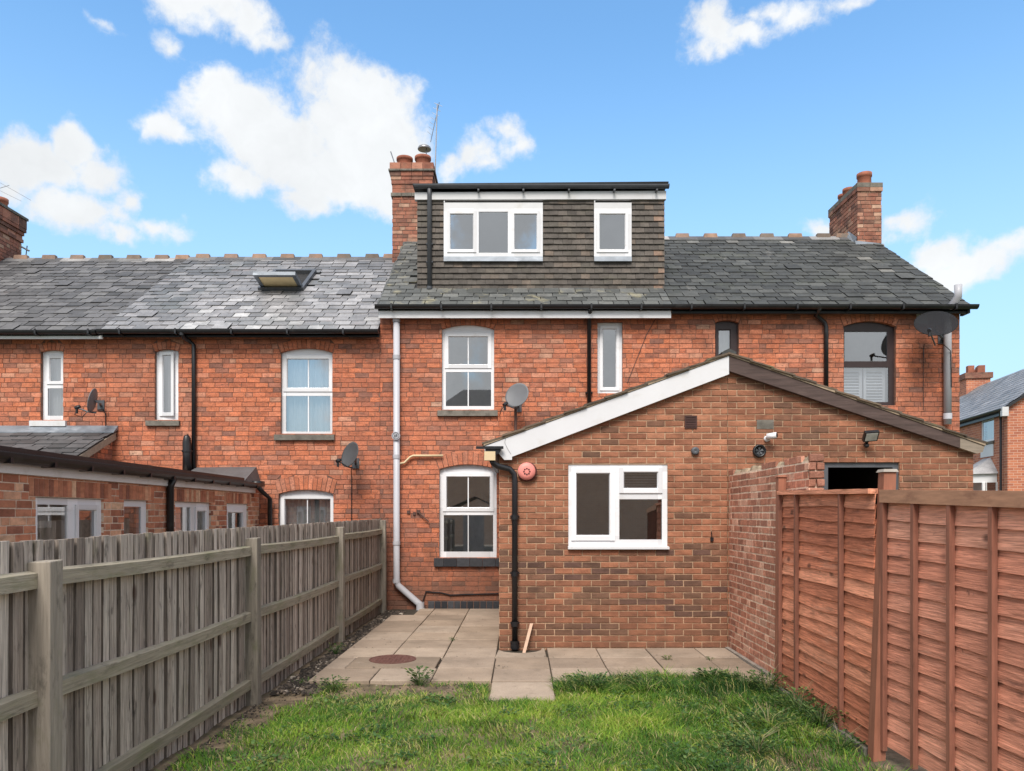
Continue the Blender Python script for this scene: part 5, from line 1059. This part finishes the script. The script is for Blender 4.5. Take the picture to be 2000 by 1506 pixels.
m = MB(); c = (ex(1482), E - .002, ez(881)); m.lathe([(.078, 0), (.078, .04), (.062, .045), (.058, .01), (0, .01)], c, (0, -1, 0), 22); m.build('hood', 'black_plastic', rv, True)
for k in range(5): an = k * 1.2566; q = MB(); q.add([(c[0], E - .02, c[2]), (c[0] + .05 * math.cos(an), E - .03, c[2] + .05 * math.sin(an)), (c[0] + .05 * math.cos(an + .7), E - .022, c[2] + .05 * math.sin(an + .7))], [(0, 1, 2)]); q.build('fan_blade', 'grey_plastic', rv)
fl = thing('floodlight', 'small black floodlight with a sensor above the dark doorway', 'floodlight', (ex(1690), E, ez(853)))
FLF = Frame((ex(1691), E - .12, ez(854)), (1, .12, 0), (0, math.cos(rad(38)), -math.sin(rad(38)))); FLF = Frame((ex(1691), E - .13, ez(854)), (1, 0, .08), (0, .8, .6))
m = MB(FLF); m.box(-.085, .085, -.02, .03, -.065, .065); m.build('housing', 'black_plastic', fl)
m = MB(FLF); m.box(-.07, .07, -.024, -.0205, -.05, .05); m.build('lamp_glass', 'lamp_glass', fl)
m = MB(); m.tube([(ex(1689), E - .11, ez(858)), (ex(1689), E - .04, ez(866)), (ex(1689), E - .002, ez(868))], .018, 8); m.lathe([(.0, -.03), (.025, -.02), (.03, .0), (.02, .025), (0, .03)], (ex(1689), E - .05, ez(871)), n=14); m.build('sensor', 'black_plastic', fl, True)

# aerials
ae = thing('television_aerial', 'thin television aerial on a mast beside the tall chimney', 'aerial', (X(851, 16.9), 16.9, 7.6))
m = MB(); ya = 16.9; m.tube([(X(849, ya), ya, Z(365, ya)), (X(854, ya), ya, Z(203, ya))], .014, 6); m.build('mast', 'metal', ae)
m = MB(); m.tube([(X(858, ya), ya, Z(200, ya)), (X(838, ya), ya + .3, Z(265, ya))], .008, 5)
for k in range(7): t_ = k / 6; px = 857 - 17 * t_; py = 204 + 56 * t_; m.tube([(X(px - 9 + 4 * t_, ya), ya, Z(py - 3, ya)), (X(px + 7 - 4 * t_, ya), ya, Z(py + 4, ya))], .005, 4)
m.build('boom', 'metal', ae)
ae = thing('television_aerial', 'wiry television aerial over the far left chimney', 'aerial', (X(-8, 16.5), 16.5, 8.3))
m = MB(); ya = 16.5; m.tube([(X(-8, ya), ya, Z(430, ya)), (X(-8, ya), ya, Z(352, ya))], .014, 6); m.build('mast', 'metal', ae)
m = MB(); m.tube([(X(-30, ya), ya, Z(340, ya)), (X(60, ya), ya, Z(391, ya))], .006, 4); m.tube([(X(-30, ya), ya, Z(358, ya)), (X(42, ya), ya, Z(393, ya))], .005, 4); m.tube([(X(-8, ya), ya, Z(370, ya)), (X(18, ya), ya, Z(362, ya))], .006, 4); m.build('boom', 'metal', ae)
ae = thing('television_aerial', 'tiny aerial stub beside the base of the far left chimney', 'aerial', (X(50, 16.9), 16.9, 7.2))
m = MB(); ya = 16.9; m.tube([(X(50, ya), ya, Z(505, ya)), (X(53, ya), ya, Z(480, ya))], .012, 5); m.tube([(X(42, ya), ya, Z(482, ya)), (X(57, ya), ya, Z(490, ya))], .02, 5); m.build('mast', 'grey_plastic', ae)

# ================================================================== HOUSES FURTHER OFF
bh = thing('background_house', 'orange brick house with grey slate roof and white bay window, across the road', 'house', (17, 27, 0))
dv = Vector((.18, 1, 0)).normalized(); BH = Frame((16.35, 25, 0), -dv, Vector((dv.y, -dv.x, 0)))     # wall facing the garden; u runs towards the camera
ev, rg, hw_, Lb = 5.12, 7.3, 3.0, 14.0
m = MB(BH); uw0, uw1 = -1.7, -.9
m.panel(-Lb, 0, -.3, ev, [(-2.05, -1.0, 4.15, 4.95), (-6.5, -5.4, 3.45, 4.9)], 0, .2)
m.prism([(-.2, -.3), (0, -.3), (0, ev), (-.2, ev)], .2, 2 * hw_); m.build('wall', 'far_brick', bh)
GB = Frame(BH.p((0, 0, 0)), BH.V, -BH.U)
m = MB(Frame(BH.p((.002, 0, 0)), BH.V, dv)); m.prism([(0, ev - .3), (2 * hw_, ev - .3), (2 * hw_, ev), (hw_, rg - .1), (0, ev)], 0, .15); m.build('gable', 'far_brick', bh)
m = MB(BH); m.hexa([(-Lb, -.2, ev - .12), (.15, -.2, ev - .12), (.15, hw_, rg - .05), (-Lb, hw_, rg - .05), (-Lb, -.2, ev - .04), (.15, -.2, ev - .04), (.15, hw_, rg + .05), (-Lb, hw_, rg + .05)])
m.hexa([(-Lb, hw_ + .002, rg - .05), (.15, hw_ + .002, rg - .05), (.15, 2 * hw_ + .2, ev - .12), (-Lb, 2 * hw_ + .2, ev - .12), (-Lb, hw_ + .002, rg + .05), (.15, hw_ + .002, rg + .05), (.15, 2 * hw_ + .2, ev - .04), (-Lb, 2 * hw_ + .2, ev - .04)]); rb = m.build('roof', 'roof_under', bh)
pb = math.atan2(rg - ev + .09, hw_ + .2); q = MB(BH); nr = 16
for j in range(nr):
    for i in range(56):
        s0 = j / nr; u_ = -Lb + i * .252 + (.126 if j % 2 else 0); yy = -.22 + (hw_ + .2) * s0; z_ = ev - .03 + (rg - ev + .09) * s0; dy = (hw_ + .2) / nr * 1.2; dz_ = (rg - ev + .09) / nr * 1.2; th = .02
        if u_ + .245 > .16: continue
        q.add([(u_, yy, z_ + th), (u_ + .245, yy, z_ + th), (u_ + .245, yy + dy, z_ + dz_ + .002), (u_, yy + dy, z_ + dz_ + .002), (u_, yy, z_), (u_ + .245, yy, z_)], [(0, 1, 2, 3), (4, 5, 1, 0)], (R.uniform(.15, .75), R.random(), 0))
tag(q.build('slates', 'slate_pale', rb), None, None, kind='stuff')
m = MB(BH); m.gutter(-Lb, .1, -.22, ev - .02, .07); m.box(-Lb, .05, -.14, -.02, ev - .22, ev - .06); m.build('gutter', 'black_plastic', bh)
m = MB(BH); m.box(.05, .2, -.24, -.05, ev - .28, ev + .02); m.build('eaves_block', 'white_paint', bh)
m = MB(BH); m.tube([(-.05, -.2, ev - .1), (-.3, -.08, ev - .35), (-.3, -.08, -.2)], .04, 8); m.build('downpipe', 'black_plastic', bh)
window(bh, BH, -2.05, -1.0, 4.15, 4.95, [(-1.97, -1.08, 4.22, 4.88, 0)], rec=.03, curtain=[(-2.0, -1.05, 4.15, 4.95, 5, 'curtain_white')], sill=(-2.1, -.95, 4.05, 4.15, .06, 'stone_sill', 'sill'))
window(bh, BH, -6.5, -5.4, 3.45, 4.9, [(-6.4, -5.5, 3.55, 4.8, 0)], rec=.03)
m = MB(BH); m.box(-2.0, -1.0, -.03, -.004, 3.62, 4.04); m.build('white_panel', 'white_paint', bh)
# bay window with a small hipped roof
m = MB(BH); b0, b1, bd = -2.35, -.75, -.75
m.plate([(b0, -.01), (b0 + .35, bd), (b1 - .35, bd), (b1, -.01)], -.2, 1.6); m.plate([(b0, -.01), (b0 + .35, bd), (b1 - .35, bd), (b1, -.01)], 2.7, 3.0)
for (p, q_) in (((b0, -.01), (b0 + .35, bd)), ((b0 + .35, bd), (b1 - .35, bd)), ((b1 - .35, bd), (b1, -.01))):
    P_, Q_ = Vector((*p, 0)), Vector((*q_, 0))
    for t_ in (0, .5, 1): c_ = P_.lerp(Q_, t_); m.box(c_.x - .05, c_.x + .05, c_.y - .03, c_.y + .06, 1.6, 2.7)
bay = m.build('bay_window', 'white_paint', bh)
for (p, q_) in (((b0, -.01), (b0 + .35, bd)), ((b0 + .35, bd), (b1 - .35, bd)), ((b1 - .35, bd), (b1, -.01))):
    m = MB(BH); m.add([(*p, 1.6), (*q_, 1.6), (*q_, 2.7), (*p, 2.7)], [(0, 1, 2, 3)]); m.build('pane', 'glass', bay)
m = MB(BH); m.box(b0 + .1, b1 - .1, -.3, -.28, 1.6, 2.7); m.build('curtain', 'curtain_white', bay)
m = MB(BH); m.add([(b0 - .1, -.003, 3.0), (b0 + .3, bd - .12, 3.0), (b1 - .3, bd - .12, 3.0), (b1 + .1, -.003, 3.0), (b0 + .5, -.003, 3.58), (b1 - .5, -.003, 3.58)], [(0, 1, 4), (1, 2, 5, 4), (2, 3, 5), (3, 2, 1, 0)]); m.build('bay_roof', 'slate_pale', bh)
m = MB(BH); cxu, cyv = -10.4, hw_; m.box(cxu - .5, cxu + .5, cyv - .5, cyv + .5, 6.5, 7.9); cb = m.build('chimney', 'far_brick', bh)
m = MB(BH); m.box(cxu - .58, cxu + .58, cyv - .58, cyv + .58, 7.75, 8.0); m.build('corbel_course', 'chimney_brick', cb)
for (a, b_) in ((-.36, .1), (0, -.15), (.36, .1), (0, .3)): q = MB(BH); q.box(cxu + a - .13, cxu + a + .13, cyv + b_ - .13, cyv + b_ + .13, 8.0, 8.28 + (.12 if a == 0 else 0)); q.build('chimney_pot', 'clay_pot', cb)
# neighbour's house behind the viewpoint, seen mirrored in the windows
oh = thing('neighbouring_house', 'brick house seen only as a reflection in the lower windows', 'house', (0, -17, 0))
OF = Frame((0, -15, 0), (-1, 0, 0), (0, -1, 0))
ow2 = [(-9.5, -8.3, 3.2, 4.5), (4.4, 5.5, 3.2, 4.5)]
m = MB(OF); m.panel(-11, 6.6, -.3, 5.6, ow2, 0, .3); m.box(-11, 6.6, 6.7, 7, -.3, 5.6); m.box(-11, -10.7, .3, 6.7, -.3, 5.6); m.box(6.3, 6.6, .3, 6.7, -.3, 5.6); m.build('wall', 'far_buff_brick', oh)
m = MB(OF); m.add([(-11.3, -.3, 5.5), (6.9, -.3, 5.5), (6.9, 7.3, 5.5), (-11.3, 7.3, 5.5), (-11.3, 3.5, 9.0), (2.9, 3.5, 9.0)], [(0, 1, 5, 4), (1, 2, 5), (2, 3, 4, 5), (3, 0, 4), (3, 2, 1, 0)]); m.build('roof', 'slate_dull', oh)
for (a, b_, c_, d_) in ow2:
    window(oh, OF, a, b_, c_, d_, [(a + .08, (a + b_) / 2 - .04, c_ + .08, d_ - .08, 0), ((a + b_) / 2 + .04, b_ - .08, c_ + .08, d_ - .08, 0)], room='room_dark')

sh = thing('garden_shed', 'dark timber shed seen only as a reflection in the ground floor windows', 'shed', (-1.6, -7, 0))
m = MB(Frame((-3.0, -6, 0), (1, 0, 0), (0, -1, 0))); m.prism([(2.8, -.2), (0, -.2), (0, 1.7), (1.4, 2.3), (2.8, 1.7)], 0, 2.4); m.build('body', 'post_wood', sh)
m = MB(); m.hexa([(-3.15, -8.5, 1.62), (-1.6, -8.5, 2.32), (-1.6, -5.85, 2.32), (-3.15, -5.85, 1.62), (-3.15, -8.5, 1.68), (-1.6, -8.5, 2.38), (-1.6, -5.85, 2.38), (-3.15, -5.85, 1.68)]); m.hexa([(-1.598, -8.5, 2.32), (-.05, -8.5, 1.62), (-.05, -5.85, 1.62), (-1.598, -5.85, 2.32), (-1.598, -8.5, 2.38), (-.05, -8.5, 1.68), (-.05, -5.85, 1.68), (-1.598, -5.85, 2.38)]); m.build('roof', 'roof_under', sh)
m = MB(); m.box(-2.1, -1.2, -5.995, -5.96, -.1, 1.6); m.build('door', 'old_wood', sh)

# ================================================================== LAWN, GRAVEL AND WEEDS
rg_ = np.random.default_rng(5)
def fbm(x, y, s, seed):
    r2 = random.Random(seed); v = 0; am = 1; tot = 0
    for o_ in range(4):
        a1, a2, p1, p2 = (r2.uniform(.6, 1.4) for _ in range(4)); v = v + am * np.sin(x * s * a1 + p1 * 9 + 1.7 * np.sin(y * s * a2 * .8 + p2 * 5)) * np.cos(y * s * a2 + p2 * 7 + 1.3 * np.sin(x * s * .7 + p1)); tot += am; am *= .6; s *= 1.9
    return v / tot
N_ = 190000
gx = rg_.uniform(-2.35, 2.75, N_); gy = 3.2 + 4.6 * rg_.random(N_) ** .8
den = .64 + .55 * fbm(gx, gy, 2.6, 1) + .35 * fbm(gx, gy, 7, 2)
den -= np.clip((gy - 6.55) / .8, 0, 1) * (gx < -.25) * .5          # bare strip before the paving on the left
den -= np.clip((-1.75 - gx) / .35, 0, 1) * .72 * np.clip((gy - 4.2) / 2, .35, 1)   # and along the fence
den -= np.clip((gx - 1.55) / .9, 0, 1) * .22
den[(gy > 7.1) & (gx > .5)] += .5
keep = (rg_.random(N_) < den)
keep &= ~((gy > 7.40) & (gx < .36)); keep &= ~((gx > -.23) & (gx < .40) & (gy > 6.73))
edge = 7.55 + .12 * fbm(gx, gy * 0, 3, 4); keep &= gy < edge
keep &= gx < 2.50; keep &= gx > -2.28 + (gy - 3.6) * .0142 + .03
gx, gy = gx[keep], gy[keep]; n_ = len(gx)
tall = np.clip(fbm(gx, gy, 3.2, 8), 0, 1); hgt = (.025 + .045 * rg_.random(n_) + .11 * tall ** 1.5 * rg_.random(n_))
hgt *= np.where((gy > 7.0) & (gx > .42) & (gx < 2.2), 1.7, 1.0); hgt *= np.where((gy > 6.5) & (gx < -.3), .8, 1.0); hgt *= np.where(gx > 1.9, 1.5, 1.0)
gz = np.array([lawn_h(a, b) for a, b in zip(gx, gy)]) - .005
ang = rg_.uniform(0, 6.283, n_) * .6 + 2.2 * fbm(gx, gy, 4, 21); lean = rg_.uniform(.3, 1.7, n_) * hgt; wd_ = rg_.uniform(.0018, .0042, n_) * (1 + .3 * tall)
ca, sa = np.cos(ang), np.sin(ang)
an2 = rg_.uniform(0, 6.283, n_); wx, wy = np.cos(an2) * wd_, np.sin(an2) * wd_
base = np.stack([gx, gy, gz], 1); mid = base + np.stack([ca * lean * .35, sa * lean * .35, hgt * .62], 1); tip = base + np.stack([ca * lean, sa * lean, hgt * rg_.uniform(.75, 1.0, n_)], 1)
wv3 = np.stack([wx, wy, np.zeros(n_)], 1)
vv = np.stack([base - wv3, base + wv3, mid + wv3 * .8, mid - wv3 * .8, tip], 1).reshape(-1, 3)
me = bpy.data.meshes.new('grass'); k5 = np.arange(n_) * 5
me.vertices.add(n_ * 5); me.vertices.foreach_set('co', vv.astype(np.float32).ravel())
lv = np.stack([k5, k5 + 1, k5 + 2, k5 + 3, k5 + 3, k5 + 2, k5 + 4], 1).ravel(); me.loops.add(len(lv)); me.loops.foreach_set('vertex_index', lv.astype(np.int32))
ls_ = np.stack([np.arange(n_) * 7, np.arange(n_) * 7 + 4], 1).ravel(); me.polygons.add(n_ * 2); me.polygons.foreach_set('loop_start', ls_.astype(np.int32)); me.polygons.foreach_set('loop_total', np.tile([4, 3], n_).astype(np.int32))
me.update(calc_edges=True)
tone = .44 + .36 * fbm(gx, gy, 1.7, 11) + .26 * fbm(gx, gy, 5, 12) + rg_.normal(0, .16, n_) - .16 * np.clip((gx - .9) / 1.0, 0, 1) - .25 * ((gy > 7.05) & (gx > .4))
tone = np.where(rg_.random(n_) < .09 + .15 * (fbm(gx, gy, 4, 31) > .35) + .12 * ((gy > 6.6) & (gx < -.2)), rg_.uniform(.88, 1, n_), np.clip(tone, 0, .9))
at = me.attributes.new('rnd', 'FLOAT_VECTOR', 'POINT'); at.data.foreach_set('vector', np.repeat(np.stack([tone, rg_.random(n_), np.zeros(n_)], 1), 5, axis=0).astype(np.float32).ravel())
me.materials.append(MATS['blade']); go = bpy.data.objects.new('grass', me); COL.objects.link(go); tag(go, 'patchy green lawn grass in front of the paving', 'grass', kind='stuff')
# clover and other broad-leaved growth matted into the lawn
m = MB(); rr = random.Random(17)
for k in range(70):
    cx_, cy_ = rr.uniform(-1.9, 2.4), 4.6 + 2.7 * rr.random(); sp_ = rr.uniform(.05, .22); cnt_ = int(60 * sp_ / .12)
    if (cx_ > -.3 and cx_ < .45 and cy_ > 6.5) or (cx_ < -.3 and cy_ > 6.9): continue
    tn = rr.random()
    for i in range(cnt_):
        an = rr.uniform(0, 6.28); q_ = sp_ * math.sqrt(rr.random()); x = cx_ + q_ * math.cos(an); y = cy_ + q_ * math.sin(an) * .8
        if -.24 < x < .41 and y > 6.71: continue
        s = rr.uniform(.008, .022); z = lawn_h(x, y) + rr.uniform(.01, .06); t_ = rr.uniform(0, 6.28); tx, ty = rr.uniform(-.5, .5) * s, rr.uniform(-.5, .5) * s
        c_, s_ = math.cos(t_) * s, math.sin(t_) * s
        m.add([(x - c_, y - s_, z - tx), (x + s_ * .6, y - c_ * .6, z + ty), (x + c_, y + s_, z + tx), (x - s_ * .6, y + c_ * .6, z - ty)], [(0, 1, 2, 3)], (min(1, max(0, tn * .6 + rr.uniform(-.1, .5))), rr.random(), 0))
tag(m.build('clover', 'leaf'), 'low broad-leaved clover and weeds matted into the lawn', 'clover', kind='stuff')
# gravel strip between fence and paving
m = MB(); rr = random.Random(3)
for i in range(4200):
    y = rr.uniform(7.0, 12.9); x = fx(y) + .06 + rr.random() ** 1.2 * (.34 if y > 7.4 else .45)
    if y > 7.42 and x > -2.0 + sk * (y - P0) and not (y > 12.0 and x < -1.55): continue
    s = rr.uniform(.005, .018) * (2.2 if rr.random() < .05 else 1); z = -.035 + rr.random() * .02; vs = []
    for (a, b, c_) in ((-1, -1, -.5), (1, -1, -.5), (1, 1, -.5), (-1, 1, -.5), (-.7, -.7, .6), (.7, -.7, .6), (.7, .7, .6), (-.7, .7, .6)):
        vs.append((x + a * s * rr.uniform(.6, 1.1), y + b * s * rr.uniform(.6, 1.1), z + c_ * s * rr.uniform(.7, 1.1)))
    m.hexa(vs, (rr.random() ** 1.6, rr.random(), 0))
for i in range(1500):                             # crumbs and stones on the bare soil
    y = rr.uniform(4.5, 7.42); x = -2.25 + 2.3 * rr.random() ** (1.0 if y > 6.7 else 4); s = rr.uniform(.003, .010); z = lawn_h(x, y) + .004
    m.hexa([(x + a * s * rr.uniform(.6, 1.1), y + b * s * rr.uniform(.6, 1.1), z + c_ * s) for (a, b, c_) in ((-1, -1, -.5), (1, -1, -.5), (1, 1, -.5), (-1, 1, -.5), (-.7, -.7, .6), (.7, -.7, .6), (.7, .7, .6), (-.7, .7, .6))], (rr.random() ** 1.3, rr.random(), 0))
tag(m.build('gravel', 'pebble'), 'dark gravel and stones between the fence and the paving', 'gravel', kind='stuff')
m = MB(); rr = random.Random(29)
for k in range(150):
    x, y = (rr.uniform(-1.95, -.25), rr.uniform(7.5, 13)) if rr.random() < .6 else (rr.uniform(-.2, 2.55), rr.uniform(7.6, 9.2))
    if rr.random() < .5: y = 7.44 + .6 * round((y - 7.44) / .6) + rr.uniform(-.03, .03)
    if x > -.15 and y > 9.2: continue
    s = rr.uniform(.006, .018); t_ = rr.uniform(0, 6.28); c_, s_ = math.cos(t_) * s, math.sin(t_) * s; z = .010
    m.add([(x - c_, y - s_, z), (x + s_ * .5, y - c_ * .5, z + .004), (x + c_, y + s_, z + .002), (x - s_ * .5, y + c_ * .5, z)], [(0, 1, 2, 3)], (rr.random(), rr.random(), 0))
tag(m.build('leaf_litter', 'pebble'), 'scraps of dead leaf and grit lying on the paving', 'litter', kind='stuff')
def weed(label, x, y, h_, n, spread, leaf=.05, seed=0, stalks=0, z=None):
    t = thing('weed', label, 'weed', (x, y, 0), 'weeds along the paving'); rr = random.Random(seed); m = MB(); z0 = lawn_h(x, y) if z is None else z; st = MB()
    for i in range(int(n * 1.9)):
        an = rr.uniform(0, 6.28); rr_ = spread * math.sqrt(rr.random()) * .35; bx, by = x + rr_ * math.cos(an), y + rr_ * math.sin(an)
        L = leaf * rr.uniform(.35, .95); up = rr.uniform(.2, 1.1); zz_ = z0 + h_ * rr.random() ** .8; dx_, dy_ = math.cos(an), math.sin(an); wx_, wy_ = -dy_ * L * .28, dx_ * L * .28
        o_ = rr.uniform(.0, .6) * spread; bx += dx_ * o_; by += dy_ * o_
        p0 = (bx, by, zz_); p1 = (bx + dx_ * L * .45 + wx_, by + dy_ * L * .45 + wy_, zz_ + L * up * .5); p2 = (bx + dx_ * L * .45 - wx_, by + dy_ * L * .45 - wy_, zz_ + L * up * .5); p3 = (bx + dx_ * L, by + dy_ * L, zz_ + L * up * .45)
        m.add([p0, p1, p3, p2], [(0, 1, 2), (0, 2, 3)], (rr.random(), rr.random(), 0))
        if i % 4 == 0: st.tube([(x + rr.uniform(-.01, .01), y, z0 - .02), ((x + bx) / 2, (y + by) / 2, z0 + (zz_ - z0) * .6), p0], .0022, 4)
    m.build('leaves', 'leaf', t); st.build('stems', 'leaf', t)
    for k in range(stalks):
        q = MB(); an = rr.uniform(0, 6.28); q.tube([(x, y, z0), (x + .05 * math.cos(an), y + .05 * math.sin(an), z0 + h_ * .9), (x + .16 * math.cos(an), y + .16 * math.sin(an), z0 + h_ * rr.uniform(1.2, 1.7))], [.0016, .0013, .0008], 4); q.build('dry_stalk', 'stalk', t)
weed('leafy weed at the front edge of the paving below the drain cover', X(820, 7.38), 7.38, .17, 90, .13, .05, 1)
weed('leafy weed on the bare soil by the paving corner', X(652, 7.15), 7.15, .13, 80, .14, .045, 2)
weed('sprawling small weed beside the gravel near the fence', X(600, 7.45), 7.45, .07, 30, .15, .04, 3)
weed('broad-leaved weed clump in the grass by the paving, middle of the right side', X(1150, 7.25), 7.25, .14, 150, .28, .055, 4)
weed('broad-leaved weed growing over the paving edge toward the garden wall', X(1390, 7.45), 7.45, .13, 90, .2, .07, 5)
weed('ragged weed at the foot of the slim fence post', X(1500, 7.1), 7.1, .22, 120, .2, .05, 6, 4)
weed('dark bushy weed against the bottom of the dark lap panel', X(1560, 6.4), 6.4, .2, 200, .3, .05, 7, 5)
weed('tangled weed in the lawn by the gravel board', X(1500, 6.0), 6.0, .12, 150, .3, .045, 8, 8)
weed('yellowish weed with dry stalks at the bottom edge of the lawn', X(1480, 5.35), 5.35, .14, 110, .22, .045, 9, 10)
weed('weed tuft by the leaning fence post', X(1640, 5.5), 5.5, .12, 80, .18, .04, 10, 4)
weed('tall straggling weed between the gravel board and the leaning post', X(1680, 5.75), 5.75, .2, 120, .22, .045, 21, 3)
weed('spreading dark weed under the middle of the dark lap panel', X(1605, 6.05), 6.05, .18, 160, .26, .05, 22, 3)
weed('low leafy weed where the garden wall meets the paving edge', X(1455, 7.3), 7.3, .16, 140, .22, .05, 23, 2)
weed('dense leafy weed on the lawn edge right of the single projecting slab', X(1255, 7.3), 7.3, .15, 170, .26, .045, 24)
weed('tiny weed in the paving joint left of the garden wall', X(1303, 8.5), 8.5, .04, 22, .06, .035, 11, z=0.0)
weed('tiny weed in the paving joint nearest the garden wall', X(1387, 8.5), 8.5, .03, 14, .05, .03, 12, z=0.0)
weed('tiny weed in the paving joint near the drain cover', X(883, 9.8), 9.8, .03, 16, .06, .03, 13, z=0.0)
weed('weed at the foot of the middle fence post', X(655, 9.0), 9.0, .12, 50, .12, .04, 14, z=-.03)
for i, (px, d_) in enumerate(((972, 10.1), (971, 9.5), (915, 12.9))): pass
